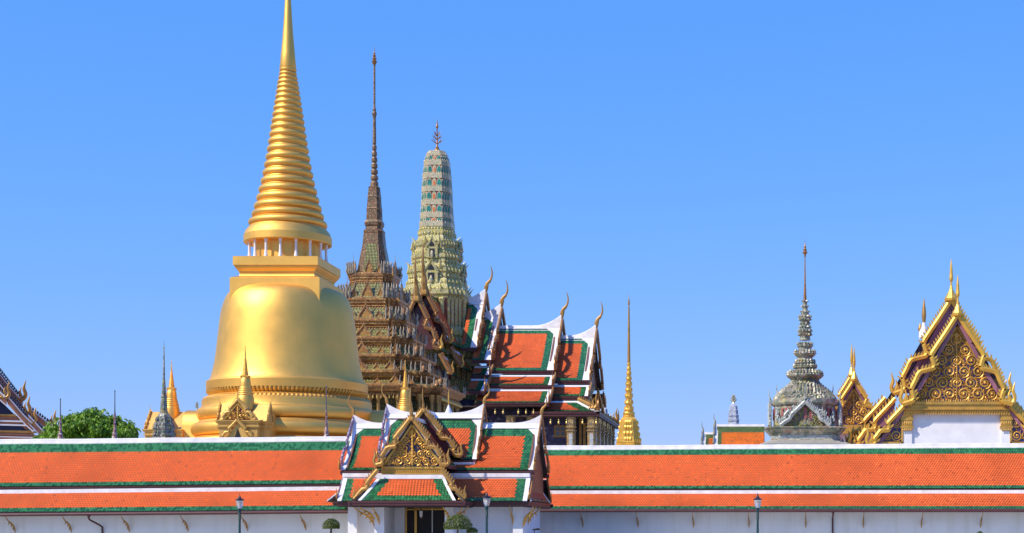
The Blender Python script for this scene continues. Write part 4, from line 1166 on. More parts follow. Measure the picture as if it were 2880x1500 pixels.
mondop()

# ------------------------------------------------------------------ hall with the tall tapering tower
M['prang'] = cells("pale_yellow_green_mosaic", [(0, (.55, .45, .17)), (.35, (.44, .40, .17)), (.6, (.62, .53, .29)), (.80, (.60, .48, .07)), (.93, (.28, .31, .16))], 5, .45, .3, dark=(.25, .24, .13))
M['prang_pale'] = cells("pale_pink_mosaic", [(0, (.60, .48, .29)), (.4, (.50, .45, .25)), (.7, (.66, .53, .37)), (.9, (.28, .40, .26))], 5, .45, .25, dark=(.30, .27, .2))
M['teal'] = plain("teal_ceramic", (.03, .25, .19), .3, 0, .4, 1.5)
M['orangegl'] = plain("orange_ceramic", (.72, .20, .05), .35, 0, .25, 1.5)
M['rustred'] = plain("rust_red_ceramic", (.30, .07, .03), .4, 0, .3, 1.5)
M['purple_wall'] = cells("purple_mosaic_wall", [(0, (.055, .04, .10)), (.45, (.085, .065, .15)), (.7, (.035, .03, .06)), (.93, (.20, .17, .24))], 2.2, .35, .2)
M['col_gold'] = cells("gilded_glass_column", [(0, (.44, .27, .08)), (.4, (.34, .19, .06)), (.7, (.55, .40, .18)), (.9, (.18, .20, .17))], 5, .35, .2, spec=.6)
M['mirror'] = cells("silvery_mirror_mosaic", [(0, (.55, .56, .55)), (.5, (.40, .45, .45)), (.8, (.65, .62, .52))], 7, .25, .2)
def arch_panels(mb, X, D, sec, k, z0, h, m_mid, m_side, m_frame):
    N = len(sec)
    for i in range(N):
        a = V((sec[i][0]*k, sec[i][1]*k)); b = V((sec[(i+1) % N][0]*k, sec[(i+1) % N][1]*k)); L = (b - a).length; d = (b - a) / L; out = V((d.y, -d.x, 0)); d3 = V((d.x, d.y, 0))
        n = 3 if L > k * .7 else 1
        for j in range(n):
            wd = L / n; c = V((X, D, z0)) + V((a.x, a.y, 0)) + d3 * (j + .5) * wd
            w2 = wd * .46
            def ar(s, o, hh): return [c + d3*x*w2*s + UP*y*hh + out*o for x, y in ((-1, 0), (-1, .55), (-.8, .78), (-.4, .93), (0, 1), (.4, .93), (.8, .78), (1, .55), (1, 0))]
            mb.prism(ar(1, 0, h), out * .10, m_frame)
            mb.prism(ar(.80 if n == 3 else .92, .10, h * .88), out * .03, m_frame if (n == 3 and j == 1) else m_side)
            if n == 3 and j == 1: mb.prism(ar(.95, .10, h), out * .02, m_frame); mb.prism(ar(.52, .13, h * .72), out * .05, m_mid); 
def prang(g, X, D):
    k = D / F; z = lambda y: PZ(y, D); c = 1 / 1.17
    sec = redent(.56, 4)
    # lower storeys
    b = MB()
    lower = [(1130, 150), (1080, 150), (1078, 134), (1040, 132), (1036, 138), (1020, 138), (1017, 124), (1012, 122), (1008, 130), (992, 130), (989, 118), (984, 116), (980, 122), (966, 122), (963, 112), (955, 110), (951, 116), (938, 116), (934, 106), (929, 104), (927, 96), (851, 96), (849, 101), (842, 103), (838, 108), (826, 108), (823, 100), (816, 98), (808, 96), (803, 92), (796, 90), (790, 86), (776, 84), (773, 88), (764, 88), (760, 80), (748, 77), (736, 75), (733, 79), (724, 79), (721, 71), (712, 70), (708, 66), (700, 65), (697, 69), (688, 69), (685, 62), (676, 60), (668, 58), (662, 60), (655, 60), (652, 54), (644, 53)]
    lower = [(y, h * .95) for y, h in lower]
    b.stack(X, D, sec, [(h * k * c, z(y)) for y, h in lower])
    for y, h, n, w_, hh in ((1040, 136, .8, .6, 18), (1018, 128, .7, .5, 16), (992, 126, .7, .5, 15), (966, 118, .7, .5, 15), (938, 112, .65, .5, 14), (826, 104, .6, .45, 12), (808, 97, .6, .5, 15), (790, 90, .6, .45, 12), (776, 86, .6, .5, 15), (764, 84, .6, .45, 13), (748, 80, .55, .4, 12), (736, 77, .55, .45, 14), (724, 75, .55, .4, 12), (700, 68, .5, .4, 13), (688, 66, .5, .36, 11), (668, 60, .5, .42, 16), (652, 56, .45, .36, 10)):
        spikes(b, X, D, sec, h * .95 * k * c, z(y), n * 1.15, w_ * .95, hh * .8 * k, .10)
    body = b.build('prang', M['prang'], g)
    for y0, y1, h in ((927, 851, 91.8), (1078, 1040, 127.8)):    # red panels of the tower's body
        b = MB(); b.stack(X, D, sec, [(h * k * c, z(y0)), (h * k * c, z(y1))]); b.build('red_panel', M['rustred'], body)
    N = len(sec)
    for y0, y1, h in ((930, 848, 92.2), (1080, 1038, 128.3)):
        for i in range(N):
            a_ = V(sec[i]) * h * k * c; b_ = V(sec[(i+1) % N]) * h * k * c; L = (b_ - a_).length; n = 3 if L > 5 else 1; d = (b_ - a_) / L; o = V((d.y, -d.x))
            for j in range(n):
                p = a_ + d * L * (j + .5) / n + o * .1; w_ = min(.42, L * .3)
                b = MB(); b.lathe(X + p.x, D + p.y, [(w_ * 1.25, z(y0)), (w_, z(y0 - 6)), (w_, z(y1 + 12)), (w_ * 1.4, z(y1 + 4)), (w_ * 1.2, z(y1))], 6, sm=False); b.build('pilaster', M['prang'], body)
    # niches on the four sides
    for r in range(4):
        ang = r * math.pi / 2; out = V((math.cos(ang), math.sin(ang), 0)); sd = UP.cross(out)
        for yb, yt, h, w_ in ((808, 748, 84, 1.15), (736, 684, 72, .95)):
            b0 = V((X, D, 0)) + out * (h * k * c + .05); b = MB()
            def q(x, y, o): return b0 + sd * x * w_ + UP * z(lerp(yb, yt, y)) + out * o
            b.prism([q(-1, 0, 0), q(1, 0, 0), q(1, .6, 0), q(.9, .62, 0), q(.3, .86, 0), q(0, 1.04, 0), q(-.3, .86, 0), q(-.9, .62, 0), q(-1, .6, 0)], out * .35, 0)
            b.prism([q(-.5, .05, .35), q(.5, .05, .35), q(.5, .48, .35), q(-.5, .48, .35)], out * .03, 1)
            b.prism([q(-.5, .60, .35), q(.5, .60, .35), q(.38, .74, .35), q(0, .88, .35), q(-.38, .74, .35)], out * .03, 1)
            b.box8(q(-1.15, .49, .0) - V((.06, .06, 0)), q(1.15, .57, .42) + V((.06, .06, 0)), 0)
            b.blob(q(0, .18, .45), (.3, .3, .75), 2)
            for s in (-1, 1):
                bargeb = [q(1.1*s, .58, .4), q(.8*s, .68, .4), q(.35*s, .88, .4), q(0, 1.12, .4)]; b.tube(bargeb, [.2, .18, .16, .06], 5, 0)
                for dx in (1.6,): 
                    for lv in (0, .55): finger(b, q(dx * s, lv, -.2), out, 1.2, 0)
            b.build('niche', [M['prang'], M['dark'], M['prang_pale']], body)
    # roof horns of the side niches
    for r in range(4):
        ang = r * math.pi / 2; out = V((math.cos(ang), math.sin(ang), 0)); sd = UP.cross(out)
        for y, h, hh in ((842, 97, 34), (772, 82, 32), (700, 65, 30)):
            for s in (-.35, 0, .35):
                p = V((X, D, z(y))) + out * (h * k * c) + sd * s * h * k * c
                b = MB(); b.tube([p - out * .6, p + out * .1 + UP * hh * k * .3, p + out * .25 + UP * hh * k * .6, p + out * .9 + UP * hh * k], [.5, .3, .16, .02], 5); b.build('roof_horn', M['prang'], body)
    # upper body with rows of arched panels
    sec = redent(.56, 3)
    rows = [(644, 52.5), (619, 50), (583, 47.5), (545.5, 46), (508, 43.5), (471, 39.5), (443, 33)]
    b = MB()
    pr = []
    for i, (y, h) in enumerate(rows):
        yt = rows[i+1][0] if i + 1 < len(rows) else 425
        ht = rows[i+1][1] if i + 1 < len(rows) else 9
        pr += [(h, y), (h, y - 13), (h - 1.0, y - 14)] if i < 6 else [(h, y), (h, y - 7), (27, 436), (19, 429), (9, 424)]
        if i < 6: pr += [(h - 2.8, y - 15), (lerp(h, ht, .7) - 3, yt + 1)]
    b.stack(X, D, sec, [(h * k * c, z(y)) for h, y in pr])
    for y, h in rows[:-1]: spikes(b, X, D, sec, (h - .6) * k * c, z(y - 13), .36, .28, 4.5 * k, .1)
    for y, h in ((438, 30), (433, 25)): spikes(b, X, D, sec, h * k * c, z(y), .4, .34, 7 * k, .15)
    b.build('upper_tower', M['prang_pale'], body)
    b = MB()
    for i, (y, h) in enumerate(rows[:-1]):
        yt = rows[i+1][0]; ht = rows[i+1][1]
        b.stack(X, D, sec, [((h - 2.6) * k * c, z(y - 15)), ((lerp(h, ht, .7) - 2.8) * k * c, z(yt + .5))], 3)
        arch_panels(b, X, D, sec, (lerp(h, ht, .4) - 2.4) * k * c, z(y - 15.5), (y - yt - 16.5) * k, 1, 0, 2)
    b.build('arched_panels', [M['teal'], M['orangegl'], M['prang_pale'], M['rustred']], body)
    b = MB(); b.lathe(X, D, [(9 * k, z(425)), (7.5 * k, z(421)), (5 * k, z(418)), (5.5 * k, z(416)), (2.4 * k, z(412)), (1.6 * k, z(362)), (4.4 * k, z(357)), (2.6 * k, z(353)), (1.2 * k, z(344)), (.2 * k, z(333))], 10)
    for y0, ln in ((405, 18), (394, 14), (384, 10)):
        for j in range(8):
            an = j * math.pi / 4 + .25; e = V((math.cos(an), math.sin(an), 0)); p = V((X, D, z(y0)))
            b.tube([p, p + e * ln * k * .35 + UP * 3 * k, p + e * ln * k * .75 + UP * 9 * k, p + e * ln * k + UP * 13 * k], [1.0 * k, .9 * k, .8 * k, .25 * k], 5)
    b.build('branched_finial', M['bronze'], body)

zr = zoomed(1300, 740, 2.5315)
def pantheon():
    D = 295.0; XT = PX(1229.4, D)
    g = thing('royal_hall', (XT, D, 0), 'great hall with stepped orange roofs and a pale tapering tower at its centre', 'hall')
    prang(g, XT, D)
    m2 = 2 * D
    def band(name, X0, X1, yt, dt, yb, db, **kw):
        kw.setdefault('tw', .34); kw.setdefault('th', .34)
        r = MB(); slope(r, V((X0, dt, PZ(yt, dt))), V((X1, dt, PZ(yt, dt))), V((X0, db, PZ(yb, db))), V((X1, db, PZ(yb, db))), **kw); r.build(name, roof_mats(), g)
        kw['tw'] = kw['th'] = 1.0
        r = MB(); slope(r, V((X0, m2 - dt, PZ(yt, dt))), V((X1, m2 - dt, PZ(yt, dt))), V((X0, m2 - db, PZ(yb, db))), V((X1, m2 - db, PZ(yb, db))), **kw); r.build('rear_roof', roof_mats(), g)
    XA, XB, XC_, XD = -52.9, -50.1, -39.2, -33.0
    tiers = [(XA - 2.9, XA, 843, 978, 287, 1.8), (XB - 3.4, XB, 884.5, 1013, 285, 2.2), (XC_ - 12, XC_, 916, 1042, 285, 2.6), (XD - 8, XD, 944, 1070, 285, 2.4)]
    for x0, x1, yr, yb, db, run in tiers:
        band('upper_roof', x0, x1, yr + 7, D - .3, yb, db, sag=.55, wl=0, wr=1.2, wt=.2, gl=0, gr=1.15, gt=1.0, gb=1.05, cham=(0, 1.3))
        r = MB(); z0 = PZ(yr, D)
        rings = []
        for x, z in swoop(x0, x1 + .05, z0, 2.0, 5.0, 10, (0, 1)):
            rings.append([V((x, D - .9, z0 - 1.0)), V((x, D - .45, z0 - .75)), V((x, D - .28, z - .1)), V((x, D - .15, z)), V((x, D + .15, z)), V((x, D + .28, z - .1)), V((x, D + .45, z0 - .75)), V((x, D + .9, z0 - 1.0))])
        r.loft(rings); r.build('ridge_cap', M['ridge'], g)
        fr = rightward((x1, D, z0 + .8)); hw = D - db; zb = PZ(yb, db) - z0 - .8
        r = MB(); r.prism([fr.p(-hw + .6, -.8, zb + .2), fr.p(hw - .6, -.8, zb + .2), fr.p(0, -.8, -1.2)], fr.out * -.3); r.build('end_gable_wall', M['brown'], g)
        for s in (-1, 1):
            r = MB(); bargeboard(r, fr, (0, 0), (s * (hw + .1), zb + .3), .55, .4, 20); r.build('bargeboard', M['bronze'], g)
            r = MB(); flame(r, fr, s * hw, zb + .2, s, 2.6, o=.2); r.build('naga_finial', M['bronze'], g)
        r = MB(); chofa(r, fr, 0, .75, 4.6, o=.1, lean=.85); r.build('chofa', M['gold_dull'], g)
        r = MB(); fascia(r, (x0, db - .05, PZ(yb, db)), (x1, db - .05, PZ(yb, db)), .6, .2); r.build('fascia', M['maroon'], g)
    # skirts below
    for x0, x1, yt, dt, yb, db, kw in ((XC_ - 12.3, XC_ + .05, 1055, 285.4, 1084, 281.6, {}), (XC_ - 12.3, XC_ + .1, 1096, 281.9, 1133, 277.0, {}), (XD - 9, XD + .1, 1083, 285.4, 1115, 282.0, {}), (XB - 3, XB, 1030, 286, 1055, 282.5, {}), (XB - 3, XB, 1066, 282.8, 1100, 278, {})):
        band('skirt_roof', x0, x1, yt, dt, yb, db, sag=.15, wr=.6, wt=.62, gr=1.0, gb=.95, gt=0)
        r = MB(); fascia(r, (x0, db - .05, PZ(yb, db)), (x1 + .2, db - .05, PZ(yb, db)), .6, .2); r.build('fascia', M['maroon'], g)
        fr = rightward((x1 + .05, D, 0))
        for s in (-1, 1):
            r = MB(); bargeboard(r, fr, (s * (D - dt), PZ(yt, dt)), (s * (D - db), PZ(yb, db) + .2), .5, .35, 7, STRAIGHT); r.build('bargeboard', M['bronze'], g)
            r = MB(); flame(r, fr, s * (D - db), PZ(yb, db) + .2, s, 2.2, o=.2); r.build('naga_finial', M['bronze'], g)
    # hipped porch roof at the end
    zt, zb = PZ(1129, 282), PZ(1158, 277.5); xt, xb = -34.5, -30.5
    r = MB(); slope(r, V((XD - 9, 282, zt)), V((xt, 282, zt)), V((XD - 9, 277.5, zb)), V((xb, 277.5, zb)), .1, wr=.7, wt=.65, gr=1.9, gb=.95, tw=.34, th=.34); r.build('porch_roof', roof_mats(), g)
    r = MB(); slope(r, V((xt, 282, zt)), V((xt, m2 - 282, zt)), V((xb, 277.5, zb)), V((xb, m2 - 277.5, zb)), .1, wl=.7, wr=.7, gl=1, gr=1, gb=.95, tw=.5, th=.5); r.build('porch_end_roof', roof_mats(), g)
    r = MB()
    fascia(r, (XD - 9, 277.4, zb), (xb + .1, 277.4, zb), .8, .25); fascia(r, (xb + .1, 277.4, zb), (xb + .1, m2 - 277.4, zb), .8, .25, out=V((1, 0, 0))); r.build('porch_fascia', M['maroon'], g)
    fr = rightward((xb, D, 0))                                 # low gable board of the porch
    for s in (-1, 1):
        r = MB(); r2 = MB()
        a, bq = V((xt + .4, D + s * 12.6, zt + .7)), V((xb + .2, D + s * 17.2, zb + .8))
        fr2 = Frame(V((xt + .6, D, 0)), (0, 1, 0), (1, 0, 0))
        bargeboard(r, Frame(V((xt + 1.3, D, 0)), (0, 1, 0), (1, 0, 0)), (s * 3.5, PZ(1085, 285)), (s * 13.0, zt - .1), .6, .4, 12); r.build('bargeboard', M['gold_dull'], g)
        flame(r2, Frame(V((xb - .2, D, 0)), (0, 1, 0), (1, 0, 0)), s * 17.2, zb + .4, s, 2.5, o=.1); r2.build('naga_finial', M['bronze'], g)
    for s in (1, -1):                                          # crested hip ridge with its naga
        a = V((xt, D - s * 13, zt + .4)); bq = V((xb, D - s * 17.4, zb + .35))
        r = MB(); r.tube([a.lerp(bq, t / 6) for t in range(7)], [.32] * 7, 6)
        for t in range(10): p = a.lerp(bq, (t + .5) / 10); r.leaf(p + UP * .2, V((1, -s, 0)), .45, .6, .3)
        r.build('hip_crest', M['gold_dull'], g)
        r = MB(); flame(r, Frame(bq, V((1, 0, 0)), V((0, -s, 0))), -.9, .2, 1, 2.7); r.build('naga_finial', M['gold_dull'], g)
    # front arm, gables facing us
    xa = -60.6
    for i, (ya, d, hw, H, hc) in enumerate(((838, 274, 3.75, 8.6, 7.2), (818, 280, 4.3, 8.9, 8.2))):
        za = PZ(ya, d); fr = front((xa, d, za))
        for s in (-1, 1):
            r = MB(); d1 = 280 if i == 0 else 290
            t0, t1 = V((xa, d + .1, za)), V((xa, d1, za)); b0, b1 = V((xa + s * hw, d + .1, za - H)), V((xa + s * hw, d1, za - H))
            if s > 0: slope(r, t0, t1, b0, b1, .3, wl=.9, gl=1, gt=1, gb=1, tw=.4, th=.4)
            else: slope(r, t1, t0, b1, b0, .3, wr=.9, gr=1, gt=1, gb=1, tw=.4, th=.4)
            r.build('front_arm_roof', roof_mats(), g)
            r = MB(); bargeboard(r, fr, (0, .2), (s * hw, -H), .52, .4, 19); r.build('bargeboard', M['bronze'], g)
            r = MB(); flame(r, fr, s * hw, -H, s, 2.4, o=.2); r.build('naga_finial', M['gold'], g)
            # lower skirt on this side
            r = MB(); t0, t1 = V((xa + s * (hw + .1), d + .1, za - H - .9)), V((xa + s * (hw + .1), d1, za - H - .9)); b0, b1 = V((xa + s * (hw + 2.0), d + .1, za - H - 4.2)), V((xa + s * (hw + 2.0), d1, za - H - 4.2))
            if s > 0: slope(r, t0, t1, b0, b1, .15, wl=.6, wt=.5, gl=1, gb=1, tw=.4, th=.4)
            else: slope(r, t1, t0, b1, b0, .15, wr=.6, wt=.5, gr=1, gb=1, tw=.4, th=.4)
            r.build('front_skirt_roof', roof_mats(), g)
            r = MB(); bargeboard(r, fr, (s * (hw + .1), -H - .8), (s * (hw + 2.0), -H - 4.1), .55, .4, 8, STRAIGHT); r.build('bargeboard', M['bronze'], g)
            r = MB(); flame(r, fr, s * (hw + 1.9), -H - 4.1, s, 2.1, o=.2); r.build('naga_finial', M['gold'], g)
        r = MB(); chofa(r, fr, 0, .1, hc, o=.2, lean=.5, cone=.8); r.build('chofa', M['gold_dull'], g)
        r = MB(); r.prism([fr.p(-hw + .4, -.5, -H), fr.p(hw - .4, -.5, -H), fr.p(0, -.5, -.9)], fr.out * -.2); r.build('gable_wall', M['maroon'], g)
    # body
    b = MB(); b.box8((XT - 16, 283, .1), (-34.3, m2 - 283, PZ(1125, 283))); b.box8((XT - 4.5, 276, .1), (XT + 4.4, 283.1, PZ(1040, 276))); b.box8((XT - 9, 279, .1), (XT + 5.5, 283.05, PZ(1100, 279))); b.build('wall', M['purple_wall'], g)
    b = MB(); b.box8((XT - 18, 274, .1), (xb + 1.0, m2 - 274, PZ(1285, 274))); b.build('terrace', M['cream'], g)
    b = MB(); b.box8((XD - 12, 277.6, zb - .85), (xb, m2 - 277.6, zb - .6)); b.box8((XT - 16, 277.2, PZ(1133, 277) - .7), (XC_, 284, PZ(1133, 277) - .5)); b.build('soffit', M['under'], g)
    # window beside the columns
    d = 282.95; (wx0, wy0), (wx1, wy1) = (1540 + 140/7.457, 1080 + 870/7.457), (1540 + 392/7.457, 1080 + 1120/7.457)
    x0, x1, z1, z0 = PX(wx0, d), PX(wx1, d), PZ(wy0, d), PZ(wy1, d)
    b = MB(); b.box8((x0, d - .12, z0), (x0 + .28, d, z1)); b.box8((x1 - .28, d - .12, z0), (x1, d, z1)); b.box8((x0 + .28, d - .12, z0), (x1 - .28, d, z0 + .28)); b.box8((x0 + .28, d - .12, z1 - .28), (x1 - .28, d, z1)); wf = b.build('window_frame', M['gold_dull'], g)
    M['pane'] = plain("blue_grey_pane", (.10, .13, .17), .2, 0, .2)
    b = MB(); b.box8((x0 + .28, d - .05, z0 + .28), (x1 - .28, d - .01, z1 - .28)); b.build('pane', M['pane'], wf)
    b = MB(); xm, zm = (x0 + x1) / 2, (z0 + z1) / 2; b.box8((xm - .08, d - .09, z0 + .28), (xm + .08, d - .02, z1 - .28)); b.box8((x0 + .28, d - .08, zm - .06), (x1 - .28, d - .03, zm + .06)); b.build('glazing_bar', M['gold_dull'], wf)
    dx0, dx1 = PX(1540 + 590 / 7.457, 282.95), PX(1540 + 835 / 7.457, 282.95); zt2 = PZ(1080 + 700 / 7.457, 282.95)
    b = MB(); b.box8((dx0, 282.8, .2), (dx1, 282.97, zt2)); b.build('doorway', M['dark'], g)
    b = MB(); xm = lerp(dx0, dx1, .42); b.box8((xm - .2, 282.65, .2), (xm + .2, 282.8, zt2)); b.box8((dx1 - .7, 282.6, .2), (dx1 - .25, 282.8, zt2 - 1)); b.build('gilded_door_frame', M['gold_dull'], g)
    # columns of the porch
    zc = zb - .6
    first = None
    cols = [(1540 + q / 7.457, 278.6) for q in (495, 930)] + [(None, 278.6 + t) for t in (4.5, 11, 17, 23, 29)] + [(1437, 279.0), (1300 + 18, 279)]
    pos = []
    for px, d in cols[:2]: pos.append((PX(px, d), d))
    for _, d in cols[2:7]: pos.append((-31.6, d))
    for px, d in cols[7:]: pos.append((PX(px, d), d))
    pos += [(PX(1540 + 60 / 7.457, 279) - 3.2, 279)]
    for px, py in pos:
        if first is None:
            z0 = PZ(1285, 274); h = zc - z0; b = MB(); w_ = .72
            b.stack(px, py, redent(.6, 2), [(w_ * 1.3, z0), (w_ * 1.3, z0 + .5), (w_, z0 + .8), (w_, z0 + h * .62), (w_ * 1.2, z0 + h * .63), (w_ * 1.2, z0 + h * .66), (w_ * .92, z0 + h * .665), (w_ * .92, z0 + h * .70), (w_ * 1.2, z0 + h * .71), (w_ * 1.2, z0 + h * .735), (w_, z0 + h * .74), (w_ * 1.05, z0 + h * .9), (w_ * 1.25, z0 + h)])
            for q in range(4):
                an = q * math.pi / 2; o = V((math.cos(an), math.sin(an), 0))
                for s in (-.35, 0, .35): b.leaf(V((px, py, z0 + h * .755)) + o * w_ + UP.cross(o) * s, o, .34, 1.0, .15)
            first = b.build('column', M['col_gold'], g); p0 = (px, py)
            b = MB(); b.box8((px - .30, py - w_ - .05, z0 + .9), (px + .30, py - w_ + .1, z0 + h * .57)); strip = b.build('mirror_panel', M['mirror'], first)
        else:
            c = first.copy(); COL.objects.link(c); c.parent = g; c.location = (px - p0[0], py - p0[1], 0)
            c2 = strip.copy(); COL.objects.link(c2); c2.parent = c
    # bells under the eaves
    def bells(lst):
        f = None
        for px, py, d in lst:
            p = P(px, py, d)
            if f is None:
                b = MB(); b.lathe(p.x, p.y, [(.01, p.z - .75), (.16, p.z - .72), (.20, p.z - .5), (.10, p.z - .3), (.14, p.z - .2), (.10, p.z + .1), (.01, p.z + .3)], 8); f = b.build('eave_bell', M['brass'], g); f0 = p
            else:
                c = f.copy(); COL.objects.link(c); c.parent = g; c.location = p - f0
    bells([(1540 + q / 7.457, 1080 + 755 / 7.457, 277.9) for q in (65, 235, 400, 735, 1020)] + [(1300 + q / 2.5315, 740 + 1045 / 2.5315, 277.5) for q in (235, 292, 400, 455, 508, 560)] + [(PX(0, 1) * 0 + CX + (-30.9) * F / d, 1490 - (zb - .9 - CH) * F / d, d) for d in (281, 284, 287.5, 291, 294.5, 298)])
    return g
pantheon()
# ------------------------------------------------------------------ slim gilded stupa beside the royal hall
def gold_stupa():
    d = 262.0; k = d / F; X = PX(1768.7, d); z = lambda y: PZ(y, d); c = 1 / 1.1
    t = thing('gilded_stupa', (X, d, 0), 'slim gilded stupa standing free right of the royal hall', 'stupa')
    sec = redent(.55, 3)
    b = MB(); b.stack(X, d, sec, [(h * k * c, z(y)) for y, h in ((1530, 60), (1290, 60), (1288, 50), (1270, 42), (1256, 39), (1252, 39), (1249, 36), (1246, 37.5), (1235, 33.5), (1215, 29.5), (1195, 26.5), (1185, 25), (1178, 22), (1174, 17))])
    spikes(b, X, d, sec, 34.5 * k * c, z(1249), .5, .42, 14 * k, .12); spikes(b, X, d, sec, 23.5 * k * c, z(1190), .4, .3, 10 * k, .1)
    for r in range(4):
        an = r * math.pi / 2; o = V((math.cos(an), math.sin(an), 0)); sd = UP.cross(o)
        for y, h, w_ in ((1238, 33, .55), (1222, 29.5, .75), (1205, 27, .6), (1190, 24.5, .45)):
            for s in (-1, 0, 1): b.blob(V((X, d, z(y))) + o * h * k * c + sd * s * w_ * .7, (.28, .28, .42), 0, 5)
    b.build('bell', M['gold_bright'], t)
    b = MB()
    b.lathe(X, d, [(17 * k, z(1175)), (17 * k, z(1171)), (15 * k, z(1169)), (17 * k, z(1166)), (16.5 * k, z(1161)), (15 * k, z(1159))], 12, sm=False)
    n = 9; y = 1159
    for i in range(n):
        dy = lerp(19.5, 12, i / (n - 1)); h = lerp(14.5, 5.2, i / (n - 1))
        b.lathe(X, d, [(h * .72 * k, z(y)), (h * .95 * k, z(y - dy * .25)), (h * .9 * k, z(y - dy * .5)), (h * .62 * k, z(y - dy * .72)), (h * .66 * k, z(y - dy))], 12)
        for j in range(10):
            an = j * math.pi / 5 + (i % 2) * .3; o = (math.cos(an), math.sin(an))
            b.leaf(V((X + o[0] * h * .78 * k, d + o[1] * h * .78 * k, z(y - dy * .08))), o, h * .5 * k, dy * .66 * k, h * .35 * k)
            b.leaf(V((X + o[0] * h * .80 * k, d + o[1] * h * .80 * k, z(y - dy * .45))), o, h * .35 * k, dy * .42 * k, h * .25 * k)
        y -= dy
    ytop = y
    b.build('lotus_spire', M['gold_bright'], t)
    b = MB(); b.lathe(X, d, [(4.4 * k, z(ytop + 1)), (3.9 * k, z(990)), (3.2 * k, z(930)), (2.2 * k, z(870)), (1.5 * k, z(858)), (4 * k, z(855)), (1.6 * k, z(852)), (3.2 * k, z(849)), (1.4 * k, z(846)), (2.2 * k, z(843)), (.8 * k, z(840)), (.2 * k, z(826))], 10); b.build('needle', M['gold_dull'], t)
gold_stupa()

# ------------------------------------------------------------------ far pale towers
M['pale_tower'] = cells("pale_blue_white_mosaic", [(0, (.42, .44, .52)), (.4, (.30, .34, .46)), (.7, (.52, .52, .55))], 2.2, .5, 0)
M['palegold'] = plain("pale_gold_metal", (.55, .46, .26), .4, .3, .2, 2)
def far_tower(px, ytop, ydome, hw, label, d=420., body=True):
    k = d / F; X = PX(px, d); z = lambda y: PZ(y, d); sec = redent(.56, 3); c = 1 / 1.15
    t = thing('pale_tower', (X, d, 0), label, 'tower', 'far pale towers with branched finials')
    b = MB(); pr = [(1560, hw * 2.6), (ydome + 260, hw * 2.2), (ydome + 140, hw * 1.5), (ydome + 95, hw * 1.12)]
    for i in range(6):
        y0 = ydome + 90 - i * 13; h = hw * (1.06, 1.05, 1.02, .98, .9, .78)[i]; pr += [(y0, h), (y0 - 5, h), (y0 - 6, h * .88), (y0 - 12, h * .86)]
    pr += [(ydome + 8, hw * .62), (ydome + 3, hw * .4), (ydome, hw * .2)]
    b.stack(X, d, sec, [(h * k * c, z(y)) for y, h in pr]); b.build('tower_body', M['pale_tower'], t)
    b = MB(); hh = ydome - ytop
    b.lathe(X, d, [(hw * .24 * k, z(ydome + 1)), (hw * .10 * k, z(ydome - hh * .2)), (hw * .05 * k, z(ydome - hh * .8)), (.01, z(ytop))], 8)
    for f, ln in ((.12, .55), (.34, .42), (.55, .28)):
        for j in range(6):
            an = j * math.pi / 3 + .3; e = V((math.cos(an), math.sin(an), 0)); p = V((X, d, z(ydome - hh * f)))
            b.tube([p, p + e * hw * ln * k * .6 + UP * hh * .12 * k, p + e * hw * ln * k + UP * hh * .32 * k], [hw * .08 * k, hw * .07 * k, hw * .02 * k], 5)
    b.build('branched_finial', M['palegold'], t)
far_tower(2063, 1108, 1134, 19, 'pale blue tower dome showing over the yellow orange roof on the right')
far_tower(1699, 1110, 1143, 16, 'pale tower top peeping out behind the right porch of the royal hall')
far_tower(554, 1128, 1152, 11, 'thin pale tower tip just left of the golden shrine foot')

# ------------------------------------------------------------------ yellow-orange roof in front of the far tower
def small_hall():
    D = 218.0; zo = zoomed(1940, 640, 2.096)
    t = thing('small_hall', (PX(2080, D), D, 0), 'small hall with yellow orange roof and white gable edges, left of the mosaic crowned tower', 'hall')
    for x0, x1, yr, yb, fin in (((2012), 2150, 1196, 1262, 1172), (1978, 2016, 1218, 1268, 1191)):
        X0, X1 = PX(x0, D), PX(x1, D); zt, zb = PZ(yr, D), PZ(yb, D); dy = 3.2
        for s in (1, -1):
            r = MB(); a, b2, c, e = V((X0, D - s*.1, zt - .15)), V((X1, D - s*.1, zt - .15)), V((X0, D - s*dy, zb)), V((X1, D - s*dy, zb))
            slope(r, a, b2, c, e, .1, wl=.22, wr=0, wt=.12, gl=.75 if x0 > 2000 else .5, gr=.0, gt=.95 if x0 > 2000 else .6, gb=.4, tw=.28, th=.28) if s > 0 else slope(r, b2, a, e, c, .1, wl=.22, wr=.22, gt=.9, gb=.4, tw=.5, th=.5)
            r.build('roof' if s > 0 else 'rear_roof', roof_mats('orange_far', 'olive'), t)
        r = MB(); ridge_cap(r, [V((X0, D, zt + .1)), V((X1, D, zt + .1))], .32, .3); r.build('ridge_cap', M['ridge'], t)
        fr = leftward((X0, D, zt + .1)); r = MB(); r.prism([fr.p(-dy, -.2, zb - zt), fr.p(dy, -.2, zb - zt), fr.p(0, -.2, -.2)], fr.out * -.2); r.build('gable_wall', M['cream'], t)
        for s in (-1, 1):
            r = MB(); bargeboard(r, fr, (0, 0), (s * dy, zb - zt), .24, .2, 12); r.build('bargeboard', M['grey_mosaic'], t)
        r = MB(); chofa(r, fr, 0, .1, 1.35, lean=.5); r.build('chofa', M['grey_mosaic'], t)
    b = MB(); b.box8((PX(1980, D), D - 2.6, .1), (PX(2150, D), D + 2.6, PZ(1262, D))); b.build('wall', M['cream'], t)
small_hall()

